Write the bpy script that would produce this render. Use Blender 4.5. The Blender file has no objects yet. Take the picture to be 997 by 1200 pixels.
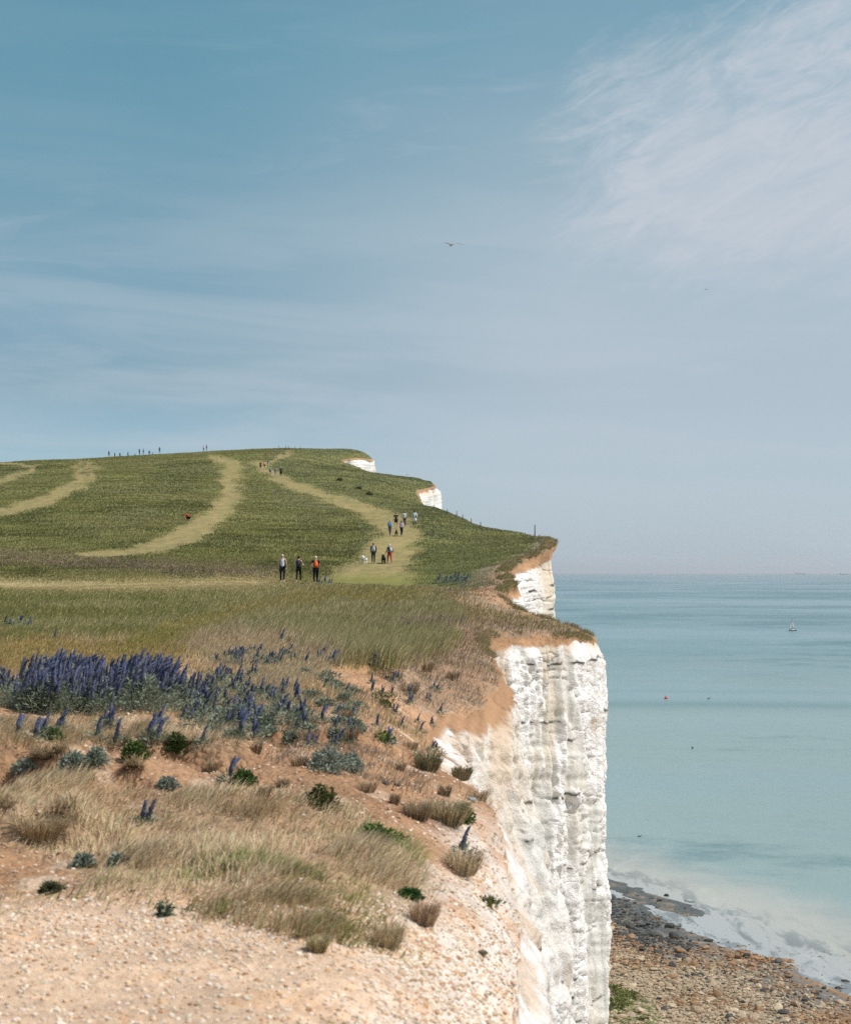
import bpy, bmesh, math, random
import numpy as np
from mathutils import Vector, Matrix, Quaternion
random.seed(7); RNG = np.random.default_rng(11)
S = bpy.context.scene
COL = S.collection
F = 2200.0; CX = 498.5; CY = 672.0       # focal length and horizon in units of a 997x1200 frame
SEA = -50.0
R = math.radians

# ------------------------------------------------------------------ noise
_TAB = np.random.default_rng(5).random(64**3).astype(np.float32)*2-1
def _vn(x, y, z, seed):
    x = x + np.float32(seed*7.31); y = y + np.float32(seed*3.17)
    xi = np.floor(x); yi = np.floor(y); fx = x-xi; fy = y-yi
    fx = fx*fx*(3-2*fx); fy = fy*fy*(3-2*fy)
    xi = xi.astype(np.int32); yi = yi.astype(np.int32)
    x0 = xi & 63; x1 = (xi+1) & 63; y0 = (yi & 63) << 6; y1 = ((yi+1) & 63) << 6
    def plane(zo):
        a = _TAB[x0+y0+zo]; b = _TAB[x1+y0+zo]; c = _TAB[x0+y1+zo]; d = _TAB[x1+y1+zo]
        a = a+(b-a)*fx; c = c+(d-c)*fx
        return a+(c-a)*fy
    if np.ndim(z) == 0:
        z = float(z)+seed*5.3; zi = math.floor(z); fz = z-zi; fz = fz*fz*(3-2*fz)
        p = plane((zi & 63) << 12)
        return p if fz < 1e-4 else p*(1-fz)+plane(((zi+1) & 63) << 12)*fz
    z = z + np.float32(seed*5.3); zi = np.floor(z); fz = z-zi; fz = fz*fz*(3-2*fz); zi = zi.astype(np.int32)
    p = plane((zi & 63) << 12); q = plane(((zi+1) & 63) << 12)
    return p+(q-p)*fz
def vnoise(x, y, z=0.0, seed=0):
    x = np.asarray(x, np.float32); y = np.asarray(y, np.float32)
    if np.ndim(z) == 0 and x.size < 60000: return _vn(x, y, z, seed)
    if np.ndim(z): x, y, z = np.broadcast_arrays(x, y, np.asarray(z, np.float32))
    else: x, y = np.broadcast_arrays(x, y)
    shp = x.shape; x = x.ravel(); y = y.ravel(); zz = z.ravel() if np.ndim(z) else z
    out = np.empty(x.size, np.float32)
    for i in range(0, x.size, 40000):
        k = slice(i, i+40000); out[k] = _vn(x[k], y[k], zz[k] if np.ndim(z) else zz, seed)
    return out.reshape(shp)
def fbm(x, y, z=0.0, o=4, seed=0, g=0.5):
    r = 0; a = 1.0; t = 0; f = 1.0
    for k in range(o):
        r = r + a*vnoise(np.asarray(x, np.float32)*np.float32(f), np.asarray(y, np.float32)*np.float32(f), z*f+k*5.7 if np.ndim(z) == 0 else np.asarray(z, np.float32)*np.float32(f), seed+k); t += a; a *= g; f *= 2.03
    return r/t*1.5
def sstep(a, b, x): 
    t = np.clip((x-a)/(b-a), 0, 1); return t*t*(3-2*t)
def mixc(c, d, m):
    return c*(1-m[..., None]) + np.asarray(d)*m[..., None]

# ------------------------------------------------------------------ scene helpers
def link(o, parent=None):
    COL.objects.link(o)
    if parent is not None: o.parent = parent
    return o
def tag(o, label=None, cat=None, group=None, kind=None):
    if label: o['label'] = label
    if cat: o['category'] = cat
    if group: o['group'] = group
    if kind: o['kind'] = kind
    return o
def empty(name, loc, rz=0.0, sc=1.0):
    o = bpy.data.objects.new(name, None); link(o); o.location = loc; o.rotation_euler = (0, 0, rz); o.scale = (sc,)*3
    o.empty_display_size = 0.2
    return o
def mesh_np(name, V, quads=None, tris=None, mat=None, col=None, smooth=True, parent=None, alpha=None):
    me = bpy.data.meshes.new(name)
    V = np.asarray(V, np.float32)
    loops = []; starts = []; n = 0
    if quads is not None and len(quads):
        q = np.asarray(quads, np.int32); loops.append(q.ravel()); starts.append(np.arange(len(q))*4); n = len(q)*4
    if tris is not None and len(tris):
        t = np.asarray(tris, np.int32); loops.append(t.ravel()); starts.append(n+np.arange(len(t))*3)
    loops = np.concatenate(loops).astype(np.int32); starts = np.concatenate(starts).astype(np.int32)
    me.vertices.add(len(V)); me.vertices.foreach_set('co', V.ravel())
    me.loops.add(len(loops)); me.loops.foreach_set('vertex_index', loops)
    me.polygons.add(len(starts)); me.polygons.foreach_set('loop_start', starts)
    me.update(calc_edges=True)
    me.polygons.foreach_set('use_smooth', np.full(len(starts), smooth))
    if col is not None:
        ca = me.color_attributes.new('Col', 'FLOAT_COLOR', 'POINT')
        c4 = np.ones((len(V), 4), np.float32); c4[:, :3] = col
        if alpha is not None: c4[:, 3] = alpha
        ca.data.foreach_set('color', c4.ravel())
    if mat: me.materials.append(mat)
    o = bpy.data.objects.new(name, me); link(o, parent)
    return o
def bm_obj(name, bm, mat, parent=None, smooth=True, loc=None):
    me = bpy.data.meshes.new(name); bm.to_mesh(me); bm.free()
    for p in me.polygons: p.use_smooth = smooth
    if mat: me.materials.append(mat)
    o = bpy.data.objects.new(name, me); link(o, parent)
    if loc: o.location = loc
    return o

# ------------------------------------------------------------------ materials
def newmat(name):
    m = bpy.data.materials.new(name); m.use_nodes = True
    nt = m.node_tree; nt.nodes.clear()
    return m, nt, nt.nodes, nt.links
def node(ns, t, **kw):
    n = ns.new(t)
    for k, v in kw.items():
        if k == 'inp':
            for a, b in v.items(): n.inputs[a].default_value = b
        else: setattr(n, k, v)
    return n
def simple(name, col, rough=0.7, var=0.25, scale=8.0, bump=0.0, spec=0.3):
    m, nt, ns, ls = newmat(name)
    out = node(ns, 'ShaderNodeOutputMaterial'); b = node(ns, 'ShaderNodeBsdfPrincipled')
    b.inputs['Roughness'].default_value = rough; b.inputs['Specular IOR Level'].default_value = spec
    tc = node(ns, 'ShaderNodeTexCoord'); nz = node(ns, 'ShaderNodeTexNoise', inp={'Scale': scale, 'Detail': 5.0})
    cr = node(ns, 'ShaderNodeValToRGB')
    cr.color_ramp.elements[0].position = .3; cr.color_ramp.elements[1].position = .7
    cr.color_ramp.elements[0].color = tuple(c*(1-var) for c in col)+(1,); cr.color_ramp.elements[1].color = tuple(min(1, c*(1+var)) for c in col)+(1,)
    ls.new(tc.outputs['Object'], nz.inputs['Vector']); ls.new(nz.outputs['Fac'], cr.inputs['Fac'])
    ls.new(cr.outputs['Color'], b.inputs['Base Color']); ls.new(b.outputs[0], out.inputs[0])
    if bump:
        bp = node(ns, 'ShaderNodeBump', inp={'Strength': 0.6, 'Distance': bump}); ls.new(nz.outputs['Fac'], bp.inputs['Height']); ls.new(bp.outputs[0], b.inputs['Normal'])
    return m
def attr_mat(name, rough=0.9, spec=0.15, n1=1.0, a1=.25, n2=12.0, a2=.3, bump=0.02, bscale=6.0, transl=0.0, bump2=0.0):
    """base colour from the painted 'Col' attribute, broken up by two noises in object space"""
    m, nt, ns, ls = newmat(name)
    out = node(ns, 'ShaderNodeOutputMaterial')
    at = node(ns, 'ShaderNodeAttribute', attribute_name='Col')
    colout = at.outputs['Color']
    tc = node(ns, 'ShaderNodeTexCoord')
    for sc, am in ((n1, a1), (n2, a2)):
        if am <= 0: continue
        nz = node(ns, 'ShaderNodeTexNoise', inp={'Scale': sc, 'Detail': 6.0, 'Roughness': 0.65}); ls.new(tc.outputs['Object'], nz.inputs['Vector'])
        mr = node(ns, 'ShaderNodeMapRange', inp={'From Min': .3, 'From Max': .7, 'To Min': 1-am, 'To Max': 1+am}); ls.new(nz.outputs['Fac'], mr.inputs['Value'])
        mx = node(ns, 'ShaderNodeVectorMath', operation='SCALE'); ls.new(colout, mx.inputs[0]); ls.new(mr.outputs[0], mx.inputs['Scale']); colout = mx.outputs[0]
    if transl > 0:
        d = node(ns, 'ShaderNodeBsdfDiffuse'); t = node(ns, 'ShaderNodeBsdfTranslucent'); mixs = node(ns, 'ShaderNodeMixShader', inp={0: transl})
        ls.new(colout, d.inputs[0]); ls.new(colout, t.inputs[0]); ls.new(d.outputs[0], mixs.inputs[1]); ls.new(t.outputs[0], mixs.inputs[2]); ls.new(mixs.outputs[0], out.inputs[0])
    else:
        b = node(ns, 'ShaderNodeBsdfPrincipled', inp={'Roughness': rough, 'Specular IOR Level': spec})
        ls.new(colout, b.inputs['Base Color']); ls.new(b.outputs[0], out.inputs[0])
        if bump:
            nz = node(ns, 'ShaderNodeTexNoise', inp={'Scale': bscale, 'Detail': 8.0, 'Roughness': 0.7}); ls.new(tc.outputs['Object'], nz.inputs['Vector'])
            bp = node(ns, 'ShaderNodeBump', inp={'Strength': 1.0, 'Distance': bump}); ls.new(nz.outputs['Fac'], bp.inputs['Height']); ls.new(bp.outputs[0], b.inputs['Normal'])
            if bump2:
                vo = node(ns, 'ShaderNodeTexVoronoi', inp={'Scale': bscale*4.0}); ls.new(tc.outputs['Object'], vo.inputs['Vector'])
                vo2 = node(ns, 'ShaderNodeTexVoronoi', inp={'Scale': bscale*.8}); ls.new(tc.outputs['Object'], vo2.inputs['Vector'])
                ad = node(ns, 'ShaderNodeMath', operation='MULTIPLY_ADD'); ls.new(vo2.outputs['Distance'], ad.inputs[0]); ad.inputs[1].default_value = .35; ls.new(vo.outputs['Distance'], ad.inputs[2])
                mu = node(ns, 'ShaderNodeMath', operation='MULTIPLY'); ls.new(ad.outputs[0], mu.inputs[0]); ls.new(at.outputs['Alpha'], mu.inputs[1])
                b2 = node(ns, 'ShaderNodeBump', inp={'Strength': 1.0, 'Distance': bump2}, invert=True); ls.new(mu.outputs[0], b2.inputs['Height']); ls.new(bp.outputs[0], b2.inputs['Normal']); ls.new(b2.outputs[0], b.inputs['Normal'])
    return m
M_GROUND = attr_mat('downland_ground', n1=.7, a1=.12, n2=9.0, a2=.22, bump=.045, bscale=5.0, bump2=.035)
M_CHALK = attr_mat('chalk_rock', n1=1.3, a1=.03, n2=14.0, a2=.05, bump=.10, bscale=3.0, bump2=.022)
M_BLADE = attr_mat('grass_blades', a1=0, a2=0, transl=.3)
M_PEBBLE = attr_mat('chalk_pebbles', n1=30., a1=.12, n2=90., a2=.1, bump=.002, bscale=60.)
M_BEACH = attr_mat('beach_platform', rough=.75, spec=.35, n1=.3, a1=.2, n2=2.2, a2=.35, bump=.12, bscale=1.6)
M_ROCK = attr_mat('beach_rock', rough=.8, spec=.3, n1=1.0, a1=.15, n2=6.0, a2=.25, bump=.05, bscale=4.0)

# ------------------------------------------------------------------ land shape
# control points: (column, distance in m, row seen from the eye point)
near = [(-900,3,-1.6),(-900,8,-1.58),(-900,20,-1.4),(-300,3,-1.6),(-300,8,-1.6),(-300,14,-1.55),(-300,20,-1.42),(0,3,-1.6),(0,6,-1.6),(0,9,-1.6),(0,12,-1.58),(0,20,-1.48),(0,27,-1.55),
 (250,3,-1.6),(250,6,-1.6),(250,9,-1.61),(250,13,-1.6),(250,20,-1.52),(250,27,-1.55),(450,3,-1.62),(450,6,-1.64),(450,9,-1.68),(450,13,-1.72),(430,19,-1.62),(430,27,-1.68),
 (700,3,-1.75),(600,6.7,-1.85),(610,10,-2.02),(612,13,-2.2),(588,15,-2.0),(550,17.5,-1.93),(508,21,-1.9),(500,26,-1.95),(560,30,-2.02),(585,38,-2.05),(572,50,-1.95),(0,40,-1.7),(250,40,-1.62),(430,38,-1.72),(-900,40,-1.6),(-300,30,-1.45)]
far = [(-900,60,742),(-900,113,692),(-900,160,668),(-900,250,610),(-900,400,566),(-900,550,556),(-900,800,575),
 (-300,60,742),(-300,113,691),(-300,160,664),(-300,210,622),(-300,300,584),(-300,420,560),(-300,550,553),(-300,800,570),
 (0,60,741),(0,80,716),(0,113,690),(0,135,680),(0,155,665),(0,175,645),(0,210,615),(0,250,596),(0,300,578),(0,370,561),(0,450,548.5),(0,550,545.5),(0,800,560),
 (130,60,740),(130,80,716),(130,113,688),(130,135,677),(130,155,662),(130,175,643),(130,210,612),(130,250,592),(130,300,574),(130,370,557),(130,450,544),(130,550,538),(130,800,556),
 (260,60,738),(260,80,715),(260,113,686),(260,135,674),(260,155,660),(260,180,638),(260,210,617),(260,250,599),(260,300,581),(260,370,560),(260,450,541),(260,540,531.5),(260,800,552),
 (350,60,736),(350,80,713),(350,100,695),(350,113,685),(350,135,672),(350,158,659),(350,180,642),(350,210,624),(350,250,603),(350,300,582),(350,360,562),(350,450,541),(350,530,529),(350,800,552),
 (440,60,738),(440,80,715),(440,100,697),(440,120,685),(440,140,674),(440,160,663),(440,172,647),(440,185,632),(440,215,618),(440,250,605),(440,300,586),(440,350,571),(440,400,561),(440,435,557),(430,470,557),(410,515,540),(420,530,533),(400,545,530),(380,620,534),(380,800,552),
 (530,52,748),(530,70,725),(530,90,706),(530,110,695),(530,130,683),(530,150,668),(530,175,648),(530,200,632),(530,235,612),(530,270,603),
 (573,66,741),(640,70,742),(690,72.5,747),(707,76,752),(700,80,744),(660,86,730),(600,97,712),(589,105,694),(600,125,672),(622,150,654),(651,186,637),(640,200,631),(620,212,628),(562,243,620),(532,270,605),(513,300,598),
 (495,330,597),(489,380,578),(510,402,570.5),(507,430,568.5),(460,470,560),(437,500,557),(398,505,545),(412,512,538),(436,532,541),(428,545,535),(395,600,531.5),(360,700,540),(330,800,552),(480,350,583),(480,300,592)]
P = [(a, math.log(b), (CY - F*(c)/b) - CY - 1.6*F/b) for a, b, c in near]   # residual over a flat plane 1.6 m down
P += [(a, math.log(b), c - CY - 1.6*F/b) for a, b, c in far]
P = np.array(P)
PX, PV, PQ = P[:, 0]/160., P[:, 1]*2.2, P[:, 2]
def _phi(d2): return np.where(d2 > 0, 0.5*d2*np.log(np.maximum(d2, 1e-12)), 0)
A = _phi((PX[:, None]-PX)**2 + (PV[:, None]-PV)**2) + np.eye(len(P))*.02
T = np.c_[np.ones(len(P)), PX, PV]
W = np.linalg.solve(np.block([[A, T], [T.T, np.zeros((3, 3))]]), np.r_[PQ, 0, 0, 0])
def rbf(px, Y):
    px = np.asarray(px, float).ravel(); v = np.log(np.asarray(Y, float).ravel())*2.2; u = px/160.
    out = np.empty(len(u))
    for i in range(0, len(u), 20000):
        s = slice(i, i+20000)
        d2 = (u[s, None]-PX)**2 + (v[s, None]-PV)**2
        out[s] = _phi(d2) @ W[:-3] + W[-3] + W[-2]*u[s] + W[-1]*v[s]
    return out

# cliff edge in plan
EDGE = [(2.0,1150),(3.0,760),(4.5,640),(6.7,602),(9,606),(11.5,610),(13.2,611),(14.0,592),(15.0,586),(16,570),(17.5,548),(19,522),(21,507),(23.5,500),(26,502),(28,520),(29.5,552),(32,571),(36,584),(40,585),(46,576),(52,570),(60,570),(65,574),(66.5,590),(68.5,624),(70.5,658),(72.5,680),(75,693),(77.5,696),(80,690),(84,672),(88,648),(93,618),(98,600),(104,589),(108,593),(113,603),(118,604),(123,597),(129,594),(138,602),(146,615),(155,629),(165,640),(175,648),(186,652),(193,650),(200,642),(212,622),(228,590),(243,563),(256,545),(270,532),(285,522),(300,514),(318,505),(340,496),(365,490),(382,491),(392,503),(402,511),(415,510),(430,507),(450,490),(475,460),(490,425),(500,399),(508,402),(516,416),(526,431),(534,438),(545,434),(560,424),(600,400),(700,360),(800,330),(900,300)]
EDGE = np.array(EDGE, float)
fine = np.exp(np.linspace(math.log(2.0), math.log(900), 30000))
pe = np.interp(np.log(fine), np.log(EDGE[:, 0]), EDGE[:, 1])
k = np.exp(-0.5*(np.arange(-60, 61)/22.)**2); k /= k.sum()
pe = np.convolve(np.pad(pe, 60, 'edge'), k, 'valid')
Xe = (pe-CX)/F*fine
jag = fbm(Xe*1.4, fine*1.4, seed=5)*np.clip(.0035*fine, .05, .3) + fbm(Xe*5, fine*5, seed=6)*np.clip(.0012*fine, .03, .1)
pe = pe + jag/fine*F
# choose rows
rows = [3.0]; lp = np.interp(3.0, fine, pe); acc_i = 0
idx0 = np.searchsorted(fine, 3.0); last = idx0
sel = [idx0]
for i in range(idx0+1, len(fine)):
    if abs(pe[i]-pe[last]) > 1.1 or math.log(fine[i]/fine[last]) > .0075 or (17 < fine[i] < 62 and fine[i]-fine[last] > .085):
        sel.append(i); last = i
ROWY = fine[sel]; EPX = pe[sel]
def edge_px(Y): return np.interp(Y, fine, pe)

def terraces(px, Y, X):
    """small eroded steps and hollows in the bare soil near the eye"""
    z = np.zeros_like(X)
    def step(y0, h, w, seed, x0, x1, sc=.35, amp=.5):
        line = y0 + fbm(X*sc*3, X*0+seed, seed=seed)*amp
        m = sstep(x0-60, x0, px)*(1-sstep(x1-30, x1+90, px))*sstep(-.75, .1, fbm(X*1.1, X*0+seed*2., seed=seed+1))
        up = sstep(line-w, line, Y)
        return h*m*up*(1-.9*sstep(line, line+5.0, Y)) - h*.25*m*np.exp(-((Y-line+w*1.2)/(w*1.4))**2)
    z += step(13.9, .28, .15, 41, -900, 165)
    z += step(15.6, .20, .2, 42, 180, 420, amp=.4)
    z += step(17.6, .12, .25, 43, 150, 520, amp=.9)
    z += step(22.5, .12, .4, 44, 340, 560, amp=1.0)
    z += step(11.2, .18, .12, 45, -900, 72, amp=.2)
    z += step(31., .15, .5, 46, 380, 560, amp=1.5)
    return z
def dens_micro(px, Y, X):
    a = np.clip(1-(Y-10)/60., .15, 1)
    n = fbm(X*2.2, Y*2.2, seed=21, o=6, g=.58)*.075 + fbm(X*.5, Y*.5, seed=22)*.07
    gravel = 1-sstep(8.2, 10.2, Y+ .4*fbm(X*1.5, Y*1.5, seed=3))
    n = n*(1-.75*gravel)
    far_ = sstep(60, 130, Y)*(fbm(X*.05, Y*.05, seed=23)*.35 + fbm(X*.3, Y*.3, seed=24)*.10)
    return n*a + far_
def ground_z(px, Y):
    px = np.asarray(px, float); Y = np.asarray(Y, float); shp = px.shape
    q = rbf(px, Y).reshape(shp)
    py = CY + 1.6*F/Y + q
    z = (CY-py)/F*Y
    X = (px-CX)/F*Y
    d = (edge_px(Y)-px)/F*Y                       # metres to the cliff edge, sideways
    z = z + (dens_micro(px, Y, X) + terraces(px, Y, X))*sstep(-.2, 1.2, d)
    z = z - .22*np.exp(-np.maximum(d, 0)/.35)*sstep(15, 20, Y)*(1+.6*fbm(X*1.5, Y*1.5, seed=8))
    # rilled chalky slope falling to the edge nearest the eye
    near_ = 1-sstep(13, 16, Y)
    z = z - near_*.25*np.exp(-np.maximum(d, 0)/.25) + near_*np.exp(-np.maximum(d, 0)/.5)*fbm(X*4, Y*4, seed=9, o=5)*.09
    return z
def proj(px, Y, z): return CY - z/Y*F

# ------------------------------------------------------------------ masks used for colour and growth (painted on the land)
def polydist(px, py, pts, ky=2.2, wk=1.0):
    """signed closeness to a path: 1 on its centre, 0 at its border"""
    best = np.full(px.shape, -9.)
    for (x0, y0, w0), (x1, y1, w1) in zip(pts[:-1], pts[1:]):
        dx, dy = x1-x0, (y1-y0)*ky
        t = np.clip(((px-x0)*dx + (py-y0)*ky*dy)/(dx*dx+dy*dy+1e-9), 0, 1)
        d = np.hypot(px-x0-t*dx, (py-y0)*ky-t*dy); w = (w0+(w1-w0)*t)*wk
        best = np.maximum(best, 1-d/w)
    return best
def inpoly(px, py, poly, soft):
    """soft membership of a polygon"""
    inside = np.zeros(px.shape, bool); dmin = np.full(px.shape, 1e9); n = len(poly)
    for i in range(n):
        x0, y0 = poly[i]; x1, y1 = poly[(i+1) % n]
        c = ((y0 > py) != (y1 > py)) & (px < (x1-x0)*(py-y0)/((y1-y0)+1e-12)+x0)
        inside ^= c
        dx, dy = x1-x0, y1-y0; t = np.clip(((px-x0)*dx+(py-y0)*dy)/(dx*dx+dy*dy+1e-9), 0, 1)
        dmin = np.minimum(dmin, np.hypot(px-x0-t*dx, py-y0-t*dy))
    sd = np.where(inside, dmin, -dmin)
    return sstep(-soft, soft, sd)
PATHS = [
 [(300,543,6),(306,550,10),(318,559,13),(345,571,14),(380,584,16),(420,597,19),(445,607,24),(464,618,32),(466,634,38),(456,650,42),(448,666,50),(436,682,72),(405,692,60)],
 [(345,531,4),(318,543,7),(304,551,8)],
 [(250,536,6),(268,545,16),(272,562,18),(272,585,20),(250,608,24),(222,628,28),(190,642,24),(140,651,12),(90,653,5)],
 [(-60,615,14),(0,602,13),(45,590,12),(75,578,11),(90,565,10),(94,552,8),(92,542,5)],
 [(0,607,6),(60,592,7),(98,572,8),(110,556,7),(104,543,5)],
 [(-60,585,8),(0,567,9),(25,558,9),(40,549,6),(10,546,5),(-30,545,5)],
]
def masks(px, Y, z):
    py = proj(px, Y, z); X = (px-CX)/F*Y
    w1 = fbm(X*.9/np.maximum(Y/25, 1), Y*.5/np.maximum(Y/25, 1), seed=31, o=4)
    wx = px + 22*w1; wy = py + 7*fbm(px/40., py/20., seed=32, o=3) + 5*fbm(px/9., py/6., seed=33, o=2)
    m = {}
    farm = sstep(88, 100, Y)
    jx = px + 10*fbm(px/22., py/5., seed=34, o=3) + 3.5*RNG.normal(size=px.shape); jy = py+1.8*fbm(px/25., py/6., seed=35, o=3) + .8*RNG.normal(size=px.shape)
    pth = np.full(px.shape, -9.)
    for p in PATHS: pth = np.maximum(pth, polydist(jx, jy, p, 2.2, .82))
    m['path'] = sstep(-.05, .4, pth)*farm*sstep(100, 112, Y)
    m['track'] = np.exp(-((jy-688-2*np.sin(px/70.))/9.0)**2)*(1-sstep(280, 400, px))*sstep(80, 90, Y)
    m['yellow'] = np.maximum(sstep(0, .6, polydist(wx, wy, [(460,697,60),(380,702,36),(300,718,34),(220,742,40),(160,768,50)], 2.5)), 0)*(1-sstep(90, 115, Y))*sstep(28, 40, Y)
    m['ochre'] = inpoly(wx, wy, [(-400,738),(40,752),(160,762),(230,770),(170,785),(60,790),(-400,795)], 9)
    m['purple'] = np.exp(-((jy-655-px*.06)/9.)**2)*(1-sstep(300, 360, px))*farm
    m['patchA'] = inpoly(wx, wy, [(-20,940),(60,915),(180,930),(300,925),(350,938),(415,960),(478,1012),(492,1062),(478,1108),(400,1112),(330,1092),(200,1062),(110,1052),(62,1010),(-20,980)], 16)
    m['patchB'] = inpoly(wx, wy, [(-400,845),(60,845),(150,835),(250,846),(300,865),(260,885),(150,875),(90,880),(-400,888)], 9)
    m['patchC'] = inpoly(wx, wy, [(200,765),(260,745),(330,755),(400,775),(380,800),(300,845),(240,835),(300,800)], 9)
    m['tall'] = inpoly(wx, wy, [(170,775),(240,735),(300,706),(400,690),(520,694),(568,708),(560,735),(535,760),(520,785),(470,790),(400,778),(330,758),(260,748)], 7)
    m['gravel'] = np.clip(1-sstep(8.6, 9.6, Y + .5*w1 - .0010*(px-200)), 0, 1)
    d = (edge_px(Y)-px)/F*Y
    m['slope'] = (1-sstep(.25, .8+.35*w1, d))*(1-sstep(13.5, 16.0, Y))
    near = 1-sstep(52, 62, Y + 8*w1 + .03*(300-px))
    m['soil'] = near
    # bare rims near the cliff edge
    wid = np.clip(.018*Y, .5, 4.5)*np.interp(Y, [50, 60, 64, 80, 96, 104, 120, 150, 186, 240, 300, 380, 402, 500, 530], [2.2, 1.6, .5, .9, 1.2, 1.2, .75, .4, .3, .08, .08, .2, .15, .15, .15])
    m['rim'] = (1-sstep(wid*.45, wid*1.1, d + wid*.5*w1))*sstep(45, 55, Y)
    m['bare'] = inpoly(wx, wy, [(505,697),(560,693),(612,702),(720,735),(720,760),(600,760),(600,800),(560,835),(480,840),(455,790),(500,778),(538,755),(545,738),(530,715)], 9)
    m['litter'] = (1-sstep(wid*1.1, wid*2.6, d + wid*.9*w1))*sstep(45, 55, Y)*(1-sstep(200, 230, Y))
    m['litter'] = np.maximum(m['litter'], m['bare']*sstep(24, 30, Y)*(.55+.45*np.clip(2.2*fbm(X*.8, Y*.45, seed=39, o=4)+.4, 0, 1)))
    m['tall'] = m['tall']*(1-.9*m['bare'])
    return m, py, X, d, w1
C_SOIL = np.array([.43, .253, .142]); C_SOILD = np.array([.30, .165, .09]); C_GRAV = np.array([.66, .475, .325]); C_CHALK = np.array([.74, .67, .60])
C_DRY = np.array([.45, .33, .20]); C_GREEN = np.array([.20, .20, .065]); C_DARK = np.array([.14, .15, .055]); C_STRAW = np.array([.33, .26, .115])
def ground_color(px, Y, z):
    m, py, X, d, w1 = masks(px, Y, z)
    n = fbm(X*.25, Y*.12, seed=51, o=5); n2 = fbm(px/6., py/1.6, seed=52, o=3); n3 = fbm(px/60., py/9., seed=53, o=4)
    c = np.zeros(px.shape+(3,)) + C_GREEN
    c = mixc(c, C_DARK, sstep(-.2, .5, n3)*.9)
    c = mixc(c, [.15, .135, .055], sstep(.0, .6, -n3+.35*n2)*.75)
    c = mixc(c, [.125, .14, .035], inpoly(px, py, [(420,660),(560,640),(600,670),(560,700),(300,705),(300,690),(420,690)], 10)*.7)
    c = mixc(c, [.20, .13, .09], m['purple']*.45)
    c = mixc(c, [.17, .125, .05], m['tall']*.6)
    c = mixc(c, [.27, .20, .05], np.clip(m['yellow'], 0, 1)*.55)
    c = mixc(c, C_STRAW, np.clip(m['path']*(.7+.5*n2), 0, 1)); c = mixc(c, [.42, .34, .18], np.clip(m['track']*(.85+.3*n2), 0, 1))
    gm = sstep(15, 30, py-655)*(1-sstep(90, 112, Y)*0)*m['path']
    c = mixc(c, [.17, .18, .04], gm*.75)
    c = mixc(c, C_STRAW*1.05, m['ochre']*.8); c = mixc(c, [.40, .24, .10], m['ochre']*sstep(.0, .5, n)*.6)
    # soil zone
    soil = C_SOIL*(1+.35*n[..., None]); soil = mixc(soil, C_SOILD, sstep(.05, .6, fbm(X*1.6, Y*1.0, seed=54, o=5))*.8)
    soil = mixc(soil, [.62, .47, .34], sstep(.25, .6, fbm(X*3., Y*2., seed=55, o=4))*.7)
    green_in = np.clip(m['tall']+m['yellow']+m['ochre'], 0, 1)
    c = mixc(c, soil, m['soil']*(1-green_in*sstep(24, 30, Y)))
    c = mixc(c, C_DRY*.9, np.clip(m['patchA']*.75 + m['patchB']*.7 + m['patchC']*.8, 0, 1)*(.7+.3*np.clip(n2, -1, 1)))
    grav = C_GRAV*(1+.10*fbm(X*2, Y*4, seed=56, o=4)[..., None])
    grav = mixc(grav, [.72, .42, .22], sstep(.1, .7, fbm(X*1.4, Y*3.0, seed=57, o=5))*.45)
    c = mixc(c, grav, m['gravel'])
    sl = C_CHALK*(1+.1*n2[..., None]); sl = mixc(sl, [.66, .40, .24], sstep(.0, .45, fbm(X*5, Y*2.2, seed=58, o=5))*.75)
    c = mixc(c, sl, m['slope']*.9)
    c = mixc(c, C_SOIL*.95, m['bare']*sstep(20, 26, Y)*(1-m['soil'])*.9)
    c = mixc(c, [.27, .21, .15], np.clip(m['litter'], 0, 1)*np.clip(.6+.8*n2+.3*w1, 0, 1))
    rim = mixc(C_SOIL*(1+.3*n2[..., None]), [.26, .18, .12], sstep(-.1, .4, fbm(X*1.1, Y*.5, seed=59, o=5)))
    c = mixc(c, rim, m['rim']*.85)
    return np.clip(c, .01, .9), m

# ground mesh
UL = -760.0
tA = np.linspace(0, 1, 46)[:-1]; 
def colfrac(e):
    # coarse outside the frame on the left, fine inside it
    a = UL + (0-20-UL)*(np.linspace(0, 1, 34)[:-1]**.8)
    b = np.linspace(-20, 1, 10)
    return a
nC1, nC2 = 33, 230
Rn = len(ROWY)
t2 = np.linspace(0, 1, nC2); t2 = 1-(1-t2)**1.15
U = np.empty((Rn, nC1+nC2))
U[:, :nC1] = UL + (-20-UL)*(np.linspace(0, 1, nC1+1)[:-1]**.8)
U[:, nC1:] = -20 + (EPX[:, None]+20)*t2
YY = np.repeat(ROWY[:, None], U.shape[1], 1)
ZZ = ground_z(U, YY)
gc, gm_ = ground_color(U, YY, ZZ)
V = np.stack([(U-CX)/F*YY, YY, ZZ], -1).reshape(-1, 3)
def gridq(nr, nc, flip=False):
    i = np.arange(nr-1)[:, None]*nc + np.arange(nc-1)[None]
    q = np.stack([i, i+1, i+nc+1, i+nc], -1).reshape(-1, 4)
    return q[:, ::-1] if flip else q
ground = mesh_np('ground', V, gridq(*U.shape), mat=M_GROUND, col=gc.reshape(-1, 3), alpha=np.clip(gm_['soil']*(1-gm_['gravel']*.7)+gm_['rim'], .02, 1).ravel()*.6); tag(ground, kind='structure')

# ------------------------------------------------------------------ cliff face hanging from the same edge
EX = V.reshape(Rn, -1, 3)[:, -1, :]
E2 = EX[:, :2]
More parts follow.
